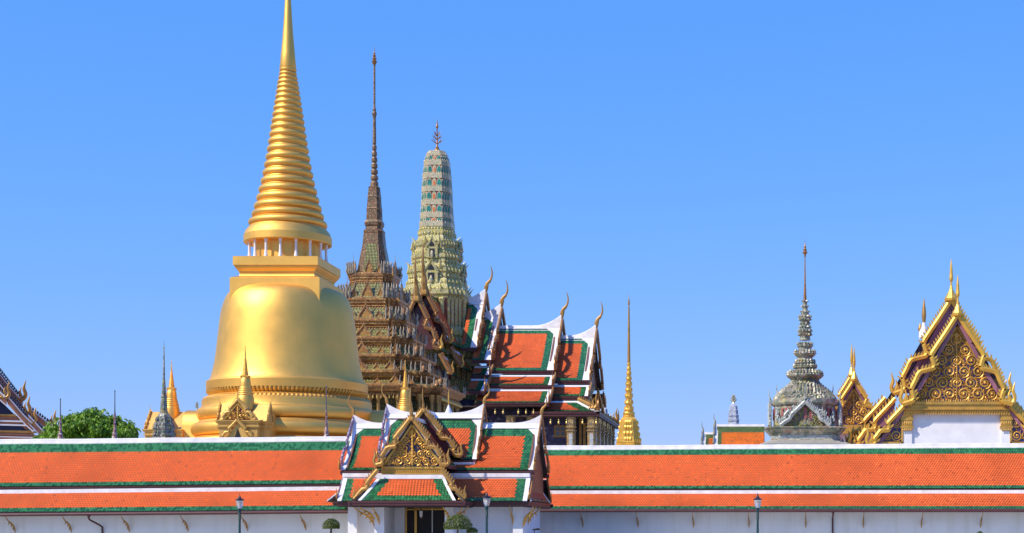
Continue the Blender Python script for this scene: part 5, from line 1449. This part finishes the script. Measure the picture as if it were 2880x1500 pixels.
# ------------------------------------------------------------------ mosaic crowned tower
M['crown'] = cells("crown_mosaic", [(0, (.33, .29, .20)), (.30, (.20, .21, .14)), (.54, (.46, .41, .31)), (.70, (.15, .18, .13)), (.87, (.32, .20, .13)), (.94, (.44, .38, .14))], 2.6, .35)
M['crown_white'] = cells("white_green_mosaic", [(0, (.46, .46, .42)), (.6, (.34, .37, .32)), (.85, (.20, .26, .21))], 4.5, .35)
M['pedimosaic'] = cells("flower_mosaic", [(0, (.30, .27, .06)), (.3, (.22, .10, .16)), (.5, (.32, .28, .20)), (.7, (.15, .18, .06)), (.85, (.42, .36, .12))], 5.5, .35, dark=(.10, .06, .05))
M['pinkpanel'] = plain("pink_ceramic_panel", (.36, .10, .10), .4, 0, .3, 2)
zw_ = zoomed(2100, 960, 4.473); zs_ = zoomed(1940, 640, 2.096)
def crown_tower():
    D = 200.0; k = D / F; XA = PX(2264, D); z = lambda y: PZ(y, D)
    t = thing('crowned_tower', (XA, D, 0), 'grey green mosaic tower with a crown shaped spire, above the right gallery', 'tower')
    Y = lambda q: 960 + q / 4.473
    Ys = lambda q: 640 + q / 2.096
    def bead(mb, y, h, dy, n, wf=1.0, up=True):
        """a row of mosaic lotus petals round the spire"""
        w_ = 2 * math.pi * h * k / n * 1.15 * wf
        for j in range(n):
            an = 2 * math.pi * j / n + rnd.uniform(-.03, .03); o = (math.cos(an), math.sin(an))
            mb.leaf(V((XA + o[0] * h * k * .95, D + o[1] * h * k * .95, z(y))), o, w_ * .9, dy * 1.1 * k, .42)
    # crown
    b = MB()
    H4 = lambda h: h / 4.473
    pr = [(Y(1075), H4(405)), (Y(1050), H4(400)), (Y(830), H4(385)), (Y(815), H4(412)), (Y(795), H4(420)), (Y(745), H4(410)), (Y(735), H4(385)), (Y(690), H4(350)), (Y(680), H4(330)), (Y(645), H4(300)), (Y(635), H4(275)), (Y(600), H4(240)), (Y(590), H4(215)), (Y(560), H4(190)), (Y(548), H4(178)), (Y(500), H4(165)), (Y(492), H4(172)), (Y(465), H4(205)), (Y(448), H4(228)), (Y(430), H4(232)), (Y(415), H4(215)), (Y(395), H4(185)), (Y(375), H4(150)), (Y(350), H4(125)), (Y(340), H4(150)), (Y(322), H4(152)), (Y(312), H4(120)), (Y(290), H4(112)), (Y(280), H4(130)), (Y(262), H4(120)), (Y(245), H4(95)), (Y(210), H4(90)), (Y(190), H4(118)), (Y(165), H4(135)), (Y(145), H4(132)), (Y(128), H4(110)), (Y(112), H4(84)), (Y(88), H4(80)), (Y(72), H4(94)), (Y(50), H4(98)), (Y(35), H4(84)), (Y(15), H4(70))]
    b.lathe(XA, D, [(h * k, z(y)) for y, h in pr], 40, sm=False)
    for q, h, dy, n in ((1040, 398, 26, 46), (795, 408, 15, 54), (768, 402, 14, 54), (740, 385, 13, 52), (712, 362, 13, 50), (685, 334, 13, 46), (660, 306, 13, 42), (635, 274, 12, 38), (610, 240, 12, 34), (585, 208, 12, 30), (560, 186, 11, 28), (525, 168, 11, 26), (470, 205, 10, 32), (447, 226, 9, 34), (425, 222, 10, 34), (400, 190, 9, 30), (344, 140, 7, 24), (325, 140, 8, 24), (285, 120, 7, 20), (265, 118, 8, 20), (190, 112, 7, 20), (168, 130, 7, 22), (145, 124, 8, 22), (72, 88, 6, 16), (50, 90, 8, 16)):
        bead(b, Y(q), H4(h), dy, n)
    b.build('crown', M['crown'], t)
    b = MB()                                                   # pink panels of the crown's wall
    for j in range(40):
        an = 2 * math.pi * j / 40; o = V((math.cos(an), math.sin(an), 0)); sd = UP.cross(o)
        if j % 5 in (0, 1, 2):
            r0 = H4(398) * k + .02; c = V((XA, D, 0)) + o * r0
            def q(x, zz_): return c + sd * x + UP * z(Y(zz_))
            b.prism([q(-.16, 1000), q(.16, 1000), q(.16, 860), q(-.16, 860)], o * .06)
    b.build('crown_panel', M['pinkpanel'], t)
    b = MB(); S2 = lambda h: h / 2.096
    pr = [(Ys(665), 34), (Ys(655), 30), (Ys(645), 29), (Ys(635), 36), (Ys(615), 39), (Ys(600), 35), (Ys(585), 27), (Ys(565), 24), (Ys(552), 27), (Ys(545), 34), (Ys(530), 36), (Ys(522), 30), (Ys(515), 23), (Ys(500), 24), (Ys(493), 17), (Ys(475), 15), (Ys(470), 18), (Ys(462), 17), (Ys(455), 12), (Ys(440), 14), (Ys(432), 14), (Ys(428), 11)]
    b.lathe(XA, D, [(S2(h) * k, z(y)) for y, h in pr], 16, sm=False)
    for q, h, dy, n in ((640, 36, 7, 14), (618, 37, 8, 14), (596, 30, 8, 12), (575, 24, 8, 10), (550, 32, 6, 12), (533, 33, 7, 12), (502, 21, 5, 9), (470, 16, 5, 8), (440, 13, 5, 7)): bead(b, Ys(q), S2(h), dy, n)
    b.build('beaded_spire', M['crown'], t)
    b = MB(); pr = []
    for i in range(12): y = 428 - i * 9; h = lerp(10, 5.5, i / 11); pr += [(y, h), (y - 5, h * .95), (y - 7, h * .72)]
    pr += [(315, 5), (260, 4), (180, 2.6), (170, 5), (160, 6), (150, 14), (145, 15), (140, 8), (130, 11), (122, 5), (112, 7), (104, 3), (96, 2), (92, 1), (55, .4)]
    b.lathe(XA, D, [(S2(h) * k, z(Ys(y))) for y, h in pr], 8, sm=False); b.build('needle', M['bronze'], t)
    # square base with mouldings (front face a little nearer than the axis)
    a = 4.15; ks = (D - a) / F
    zf = lambda q: CH + (CY - Y(q)) * ks
    Xc = PX(2100 + 738 / 4.473, D - a)
    sec = redent(.78, 2)
    b = MB(); hw = lambda q: q / 4.473 * ks * 1.055
    b.stack(Xc, D, sec, [(hw(500), .1), (hw(500), zf(1290)), (hw(420), zf(1245)), (hw(412), zf(1230)), (hw(412), zf(1170)), (hw(425), zf(1160)), (hw(425), zf(1150)), (hw(455), zf(1120)), (hw(470), zf(1108)), (hw(470), zf(1095)), (hw(490), zf(1088)), (hw(490), zf(1076)), (hw(440), zf(1072))])
    spikes(b, Xc, D, sec, hw(468), zf(1112), .42, .36, .36, .1); spikes(b, Xc, D, sec, hw(426), zf(1160), .5, .4, .4, .1)
    b.build('cornice', M['crown'], t)
    b = MB(); b.stack(Xc, D, sec, [(hw(414), zf(1228)), (hw(414), zf(1180))]); 
    b.build('frieze', M['crown_white'], t)
    b = MB()
    for q, h in ((1292, 540), (1277, 505), (1262, 470), (1247, 440)): b.stack(Xc, D, sec, [(hw(h - 8), zf(q + 18)), (hw(h - 8), zf(q + 3))], 1); b.stack(Xc, D, sec, [(hw(h), zf(q + 3)), (hw(h), zf(q - 3)), (hw(h - 16), zf(q - 5))])
    b.build('stepped_plinth', [M['cream'], M['olive']], t)
    # gables on the four sides
    gx, gy = 2100 + 735 / 4.473, Y(760)
    for nm, fr, main in (('f', front((PX(gx, D - 4.05), D - 4.05, zf(1070))), True), ('l', leftward((Xc - 4.05, D, zf(1070))), False), ('r', rightward((Xc + 4.05, D, zf(1070))), False)):
        H = zf(760) - zf(1070); hw_ = hw(292)
        if main: pediment('pediment', t, fr, hw_ * .86, H * .90, 0, -.25, 3, M['pedimosaic'], M['pedimosaic'], .14)
        r = MB(); r.prism([fr.p(-hw_ * .95, -.4, 0), fr.p(hw_ * .95, -.4, 0), fr.p(0, -.4, H * .98)], fr.out * -2.6); r.build('gable_roof', M['crown'], t)
        for s in (-1, 1):
            r = MB(); bargeboard(r, fr, (0, H), (s * hw_, .1), .42, .38, 12, [(0, 0), (.3, 0), (.5, .01), (.62, -.03), (.7, -.05), (.8, -.02), (1, 0)], th=1.0); r.build('bargeboard', M['crown_white'], t)
            r = MB(); flame(r, fr, s * (hw_ - .1), 0, s, 1.25, o=.15); r.build('naga_finial', M['crown_white'], t)
        r = MB(); chofa(r, fr, 0, H + .15, 1.75, o=.15, lean=.35); r.build('chofa', M['crown_white'], t)
        # a second gable behind
        fr2 = Frame(fr.o - fr.out * .9 + UP * .75, fr.u, fr.out)
        for s in (-1, 1):
            r = MB(); bargeboard(r, fr2, (0, H), (s * hw_ * .98, .1), .36, .35, 12); r.build('bargeboard', M['crown_white'], t)
        r = MB(); chofa(r, fr2, 0, H + .15, 1.6, o=.15, lean=.35); r.build('chofa', M['crown_white'], t)
crown_tower()

# ------------------------------------------------------------------ gilded gables on the right
zg = zoomed(2320, 690, 2.3143)
M['gilt_wall'] = M['gold']
def roof_pair(t, xc, d0, d1, za, hw, H, names='roof', mats=None, g=.7, **kw):
    for s in (-1, 1):
        r = MB(); t0, t1 = V((xc, d0, za)), V((xc, d1, za)); b0, b1 = V((xc + s * hw, d0, za - H)), V((xc + s * hw, d1, za - H))
        if s > 0: slope(r, t0, t1, b0, b1, .2, gl=g, gt=g, gb=g, tw=.34, th=.34, **kw)
        else: slope(r, t1, t0, b1, b0, .2, gr=g, gt=g, gb=g, tw=.34, th=.34, **kw)
        r.build(names, mats or roof_mats('purple_tile', 'purple_tile'), t)
def gilt_boards(t, fr, hw, H, wide, teeth, fl, m='gold_bright', purlins=True, wave=NAGA, s_list=(-1, 1), z0=0., flame_z=0.):
    for s in s_list:
        r = MB(); bargeboard(r, fr, (0, 0), (s * hw, -H), wide, wide * .7, teeth, wave, th=1.05); bb = r.build('bargeboard', M[m], t)
        r = MB()                                               # maroon board behind the gilded one
        pth = board_path(fr, (0, -wide * .9), (s * (hw - wide * .7), -H + wide * .1), STRAIGHT)
        for i in range(len(pth) - 1):
            (s0, z0_), (s1, z1_) = pth[i], pth[i+1]
            r.prism([fr.p(s0, 0, z0_ + wide*.5), fr.p(s0, 0, z0_ - wide*1.1), fr.p(s1, 0, z1_ - wide*1.1), fr.p(s1, 0, z1_ + wide*.5)], fr.out * -.2)
        if purlins:
            for f in (.25, .42, .6, .78): r.blob(fr.p(s * hw * f, .05, -H * f - wide * 1.1), (.13, .13, .13), 0, 5)
        r.build('gable_board', M['purple_tile'], t)
        r = MB(); flame(r, fr, s * (hw - fl * .1), -H + flame_z, s, fl, o=wide * .4); r.build('naga_finial', M[m], t)
def ornate_hall():
    D = 190.0; k = D / F; XC = PX(2693, D); za = PZ(885, D)
    t = thing('gilded_hall', (XC, D, 0), 'tall hall with golden scroll carved gable and white wall, at the right edge', 'hall')
    H = za - PZ(1138, D); hw = 6.35
    fr = front((XC, D, za))
    gilt_boards(t, fr, hw, H, .52, 25, 2.6)
    # upper tier behind and the long roof
    D2 = 196.7; za2 = PZ(843, D2); fr2 = front((XC - .05, D2, za2)); 
    gilt_boards(t, fr2, hw + .55, H + .9, .52, 26, 2.6)
    roof_pair(t, XC, D + .1, D2 + .5, za - .1, hw - .1, H); roof_pair(t, XC, D2 + .1, 236, za2 - .1, hw + .45, H + .9)
    for f, hh, cone in ((fr, 4.6, .62), (fr2, 4.9, .75)):
        r = MB(); c0 = f.p(0, .25, 0)
        zz0 = c0.z
        r.lathe(c0.x, c0.y, [(cone * 1.0, zz0 - .2), (cone * 1.05, zz0 + .1), (cone * .62, zz0 + hh * .14), (cone * .3, zz0 + hh * .24), (.13, zz0 + hh * .34), (.10, zz0 + hh * .42), (.22, zz0 + hh * .47), (.24, zz0 + hh * .52), (.20, zz0 + hh * .6), (.16, zz0 + hh * .75), (.09, zz0 + hh * .88), (.01, zz0 + hh)], 8, sm=False); r.build('spike_finial', M['gold_bright'], t)
    r = MB(); r.prism([fr2.p(-hw - .35, -.25, -H - .8), fr2.p(hw + .35, -.25, -H - .8), fr2.p(0, -.25, -.5)], fr2.out * -.2); r.build('inner_gable_wall', M['purple_tile'], t)
    for s in (-1, 1):
        r = MB(); x0, x1 = s * (hw + .4), s * (hw + 5.3); r.prism([fr2.p(x0, -.5, PZ(1125, D2) - za2), fr2.p(x1, -.5, PZ(1258, D2) - za2), fr2.p(x0, -.5, PZ(1258, D2) - za2)], fr2.out * -.2); r.build('inner_side_wall', M['purple_tile'], t)
    # far end finials with their white ridge ends
    for px, yb, yt, d in ((2320 + 645/2.3143, 690 + 585/2.3143, 690 + 340/2.3143, 235.0), (2320 + 620/2.3143, 690 + 592/2.3143, 690 + 505/2.3143, 237.5)):
        X = PX(px, d); z0, z1 = PZ(yb, d), PZ(yt, d); r = MB(); r2 = MB(); h = z1 - z0; wd = .75 if h > 4 else .2
        r.lathe(X, d, [(wd, z0 - .4), (wd * .95, z0 + h * .08), (wd * .5, z0 + h * .2), (wd * .3, z0 + h * .33)], 10); r.build('white_ridge_end', M['white'], t)
        r2.lathe(X, d, [(.2, z0 + h * .3), (.32, z0 + h * .5), (.30, z0 + h * .62), (.14, z0 + h * .85), (.01, z1)], 8); r2.build('spike_finial', M['gold_dull'], t)
    # pediment and entablature
    zb = PZ(1137, D)
    pf = front((XC, D + .9, zb))
    pediment('pediment', t, pf, hw - .9, H - 1.5, .35, 0, 6, M['bluegl'], M['gold'], .34)
    r = MB()
    for a0, a1, o in ((-.02, .34, .5), (-.5, -.06, .35), (-.62, -.5, .55), (-1.0, -.62, .25)): r.loft([[pf.p(x, oo, a0) for x, oo in ((-hw + .1, o), (hw - .1, o), (hw - .1, -.6), (-hw + .1, -.6))], [pf.p(x, oo, a1) for x, oo in ((-hw + .1, o), (hw - .1, o), (hw - .1, -.6), (-hw + .1, -.6))]])
    for i in range(44):
        x = lerp(-hw + .25, hw - .25, i / 43)
        r.leaf(pf.p(x, .45, .30), (0, -1), .2, .36, .1); r.leaf(pf.p(x, .34, -.98), (0, -1), .22, .36, .12); r.blob(pf.p(x, .3, -1.08), (.1, .08, .14), 0, 4)
    r.build('entablature', M['gold'], t)
    r = MB(); r.box8((XC - hw + .35, D + 1.2, .1), (XC + hw - .35, 236, zb - .9)); r.build('wall', M['white'], t)
    for s in (-1, 1):
        r = MB(); x = XC + s * (hw - .55)
        r.box8((x - .58, D + .95, .1), (x + .58, D + 1.19, zb - 1.0)); pil = r.build('pilaster', M['white'], t)
        r = MB(); z0 = zb - 1.0
        for a0, a1, e in ((-.2, 0, .16), (-.55, -.2, .06), (-.8, -.55, .14), (-1.5, -.8, .05), (-1.75, -1.5, .15)): r.box8((x - .6 - e, D + .8 - e, z0 + a0), (x + .6 + e, D + 1.15, z0 + a1))
        for q in range(5): r.leaf(V((x - .5 + q * .25, D + .7, z0 - 2.05)), (0, -1), .26, .42, .1); r.leaf(V((x - .5 + q * .25, D + .72, z0 - 1.4)), (0, -1), .26, .7, .1)
        r.build('capital', M['gold'], pil)
    # lower tiers stepping down on both sides
    for s in (-1, 1):
        for (dd, x0, y0, x1, y1, wd, n, fl) in ((D + .6, hw - .35, 1138, hw + 3.9, 1255, .5, 12, 2.4), (D2 + .6, hw + .35, 1122, hw + 5.6, 1262, .5, 13, 2.5), (D + 12.5, hw + 1.2, 1120, hw + 6.8, 1268, .5, 12, 2.4)):
            f = front((XC, dd, 0)); a, b2 = (s * x0, PZ(y0, dd)), (s * x1, PZ(y1, dd))
            r = MB(); bargeboard(r, f, a, b2, wd, .36, n, NAGA, th=1.05); r.build('bargeboard', M['gold_bright'], t)
            r = MB(); flame(r, f, b2[0] - s * .2, b2[1], s, fl, o=.2); r.build('naga_finial', M['gold_bright'], t)
            r = MB(); pth = board_path(f, (a[0], a[1] - .5), (b2[0] - s * .4, b2[1] - .4), STRAIGHT)
            for i in range(len(pth) - 1):
                (s0, z0_), (s1, z1_) = pth[i], pth[i+1]; r.prism([f.p(s0, 0, z0_ + .35), f.p(s0, 0, z0_ - .3), f.p(s1, 0, z1_ - .3), f.p(s1, 0, z1_ + .35)], f.out * -.2)
            r.build('gable_board', M['purple_tile'], t)
            r = MB(); d1 = dd + 6 if dd < 200 else 236
            t0, t1 = V((XC + a[0], dd + .1, a[1])), V((XC + a[0], d1, a[1])); b0, b1 = V((XC + b2[0], dd + .1, b2[1])), V((XC + b2[0], d1, b2[1]))
            if s > 0: slope(r, t0, t1, b0, b1, .15, gl=.6, gb=.6, tw=.34, th=.34)
            else: slope(r, t1, t0, b1, b0, .15, gr=.6, gb=.6, tw=.34, th=.34)
            r.build('skirt_roof', roof_mats('purple_tile', 'purple_tile'), t)
        # carved side panels under the skirts
        f = front((XC, D + 1.0, 0)); x0, x1 = s * (hw - .1), s * (hw + 3.4); zt_, zb_ = PZ(1150, D), PZ(1245, D)
        r = MB(); r.prism([f.p(x0, 0, zb_), f.p(x1, 0, zb_), f.p(x0, 0, zt_)], f.out * -.2); pn = r.build('side_panel', M['bluegl'], t)
        c = MB()
        for cx_, cz_, rr in ((.22, .22, .62), (.22, .58, .52), (.55, .22, .52), (.78, .13, .30), (.14, .84, .3)): scroll(c, f, lerp(x0, x1, cx_), lerp(zb_, zt_, cz_), rr, .02, s, a0=rnd.uniform(0, 3))
        c.beam(f.p(x0, .05, zb_), f.p(x1, .05, zb_), f.out * .08, UP * .14); c.beam(f.p(x0 + s * .1, .05, zb_), f.p(x0 + s * .1, .05, zt_), f.out * .08, V((.12, 0, 0)))
        c.build('carving', M['gold'], pn)
        r = MB(); r.box8((XC + (x0 if s > 0 else x1), D + 1.25, .1), (XC + (x1 if s > 0 else x0), 236, zb_)); r.build('side_wall', M['white'], t)
ornate_hall()
def small_gable():
    D = 222.0; k = D / F; XC = PX(2402, D)
    t = thing('gilded_gable_hall', (XC, D, 0), 'narrow golden gable with twin spikes, between the crowned tower and the tall gilded hall', 'hall')
    for d, y, hw, H, m_, dx in ((D, 1068, 3.5, 5.9, 1, 0), (D + 7.5, 1056, 3.6, 6.2, 0, .25)):
        za = PZ(y, d); fr = front((XC + dx * 0, d, za))
        gilt_boards(t, fr, hw, H, .40, 15, 1.9)
        roof_pair(t, XC, d + .1, d + (8 if m_ else 24), za - .05, hw - .05, H, g=.5)
        r = MB(); c0 = fr.p(0, .2, 0); hh = 4.5; zz0 = c0.z; cone = .5
        r.lathe(c0.x, c0.y, [(cone, zz0 - .2), (cone * 1.05, zz0 + .1), (cone * .62, zz0 + hh * .14), (cone * .3, zz0 + hh * .24), (.11, zz0 + hh * .34), (.20, zz0 + hh * .47), (.2, zz0 + hh * .55), (.13, zz0 + hh * .75), (.01, zz0 + hh)], 8, sm=False); r.build('spike_finial', M['gold_bright'], t)
        if not m_:
            r = MB(); r.prism([fr.p(-hw + .15, -.25, -H + .1), fr.p(hw - .15, -.25, -H + .1), fr.p(0, -.25, -.4)], fr.out * -.2); r.build('inner_gable_wall', M['purple_tile'], t)
        if m_:
            pf = front((XC, d + .7, za - H - .3)); pediment('pediment', t, pf, hw - .55, H - 1.0, .1, 0, 4, M['bluegl'], M['gold'], .26)
            r = MB(); r.box8((XC - hw + .3, d + .5, za - H - 1.4), (XC + hw - .3, d + 1.2, za - H - .2)); r.build('entablature', M['gold'], t)
    r = MB(); r.box8((XC - 3.2, D + 1.2, .1), (XC + 3.2, D + 30, PZ(1068, D) - 6.0)); r.build('wall', M['white'], t)
    for s in (-1, 1):
        f = front((XC, D + .8, 0)); z0 = PZ(1068, D) - 6.1
        r = MB(); bargeboard(r, f, (s * 3.2, z0), (s * 5.6, z0 - 3.2), .4, .3, 8); r.build('bargeboard', M['gold_bright'], t)
        r = MB(); flame(r, f, s * 5.5, z0 - 3.2, s, 1.9, o=.1); r.build('naga_finial', M['gold_bright'], t)
small_gable()

# ------------------------------------------------------------------ stepped gable at the left edge
zl = zoomed(0, 980, 4.793)
M['crest'] = plain("dark_blue_crest", (.035, .05, .085), .4, .1, .3, 3)
M['redbrown'] = plain("red_brown_board", (.46, .19, .09), .5, 0, .3, 1)
def left_hall():
    D = 196.0; XC = PX(-95, D)
    t = thing('stepped_gable_hall', (XC, D, 0), 'brown stepped gable hall with white edged boards and naga tips, cut by the left edge', 'hall')
    th = R(25); U, OUT = V((math.cos(th), math.sin(th), 0)), V((math.sin(th), -math.cos(th), 0))
    def plane(off): return V((XC, D, 0)) - OUT * off
    def L(qx, qy, off):
        x, y = zl(qx, qy); kx = (x - CX) / F; o = plane(off)
        s_ = (kx * o.y - o.x) / (U.x - kx * U.y); return (s_, CH + (CY - y) / F * (o.y + s_ * U.y))
    # gable planes from the back to the front: board ends read from its right side, mirrored to the left
    for d, segs in ((9., [((-700, -620), (300, 690), 1.0), ((395, 800), (720, 1035), .8)]), (4.5, [((-620, -330), (362, 880), .9)]), (0., [((-560, -60), (90, 660), .8)]), (.9, [((100, 640), (450, 1010), .8), ((380, 890), (690, 1200), .7)])):
        fr = Frame(plane(d), U, OUT)
        for (p, q, sc_) in segs:
            a, b2 = L(*p, d), L(*q, d)
            if a[0] < 0.3: f = (0.0 - a[0]) / (b2[0] - a[0]); a = (0.0, lerp(a[1], b2[1], f))
            for s in (-1, 1):
                A, B = (s * a[0], a[1]), (s * b2[0], b2[1])
                r = MB(); pth = board_path(fr, A, B, STRAIGHT)
                for i in range(len(pth) - 1):
                    (s0, z0), (s1, z1) = pth[i], pth[i+1]
                    r.prism([fr.p(s0, 0, z0 - .2), fr.p(s0, 0, z0 - .95), fr.p(s1, 0, z1 - .95), fr.p(s1, 0, z1 - .2)], fr.out * .15, 0)
                    r.prism([fr.p(s0, .0, z0 + .02), fr.p(s0, .0, z0 - .20), fr.p(s1, .0, z1 - .20), fr.p(s1, .0, z1 + .02)], fr.out * .22, 1)
                    r.prism([fr.p(s0, .0, z0 - .95), fr.p(s0, .0, z0 - 1.12), fr.p(s1, .0, z1 - 1.12), fr.p(s1, .0, z1 - .95)], fr.out * .2, 1)
                r.build('gable_board', [M['redbrown'], M['white']], t)
                r = MB()
                n = int(math.hypot(B[0] - A[0], B[1] - A[1]) / .34)
                for i in range(n):
                    f = (i + .5) / n; r.leaf(fr.p(lerp(A[0], B[0], f), .08, lerp(A[1], B[1], f) - .06), (s * .3, -1), .30, .46, .14)
                r.build('crest', M['crest'], t)
                r = MB(); flame(r, fr, B[0] - s * .15, B[1] - .1, s, 2.3 * sc_ + .2, o=.1); r.build('naga_finial', M['gold_dull'], t)
                r = MB(); d1 = -20 if d > 8 else -5
                t0, t1 = fr.p(A[0], 0, A[1] - .15), fr.p(A[0], d1, A[1] - .15); b0, b1 = fr.p(B[0], 0, B[1] - .15), fr.p(B[0], d1, B[1] - .15)
                if s > 0: slope(r, t0, t1, b0, b1, .1, gl=.6, gt=.6, tw=.5, th=.5)
                else: slope(r, t1, t0, b1, b0, .1, gr=.6, gt=.6, tw=.5, th=.5)
                r.build('roof', roof_mats('orange', 'green'), t)
    # walls: brown gable field with dark blue panels and gilded strips
    fr = Frame(plane(1.2), U, OUT)
    zt = L(0, 720, 1.2)[1]; zm = L(0, 905, 1.2)[1]; zm2 = L(0, 1040, 1.2)[1]; zb = L(0, 1160, 1.2)[1]
    w1 = L(215, 905, 1.2)[0]; w2 = L(470, 1150, 1.2)[0]
    r = MB(); r.prism([fr.p(-w1, 0, zm), fr.p(w1, 0, zm), fr.p(L(60, 760, 1.2)[0], 0, L(60, 760, 1.2)[1]), fr.p(0, 0, zt + 6.5), fr.p(-L(60, 760, 1.2)[0], 0, L(60, 760, 1.2)[1])], fr.out * -.2); r.build('pediment', M['navy'], t)
    r = MB(); r.prism([fr.p(-w2, .02, zb), fr.p(w2, .02, zb), fr.p(w1 + .4, .02, zm), fr.p(-w1 - .4, .02, zm)], fr.out * -.2); r.build('gable_wall', M['redbrown'], t)
    r = MB(); r.prism([fr.p(-w2 + .8, .06, L(0, 1140, 1.2)[1]), fr.p(w2 - .5, .06, L(0, 1140, 1.2)[1]), fr.p(w1 + .6, .06, zm2), fr.p(-w1 - .6, .06, zm2)], fr.out * .04); r.build('lower_pediment', M['navy'], t)
    for nm, m_, lst in (('gilded_strip', 'gold_dull', ((888, 915, 215), (1105, 1135, 500))), ('white_strip', 'white', ((970, 990, 400), (1022, 1042, 450), (1188, 1200, 600)))):
        r = MB()
        for q0, q1, qx in lst: 
            ww = L(qx, 1000, 1.2)[0]; r.loft([[fr.p(x, o, L(0, q1, 1.2)[1]) for x, o in ((-ww, .35), (ww, .35), (ww, 0), (-ww, 0))], [fr.p(x, o, L(0, q0, 1.2)[1]) for x, o in ((-ww, .35), (ww, .35), (ww, 0), (-ww, 0))]])
        r.build(nm, M[m_], t)
    r = MB(); r.prism([fr.p(-w2 - 1, -.3, .1), fr.p(w2 + 1, -.3, .1), fr.p(w2 + 1, -25, .1), fr.p(-w2 - 1, -25, .1)], UP * (zb - .1)); r.build('wall', M['redbrown'], t)
left_hall()
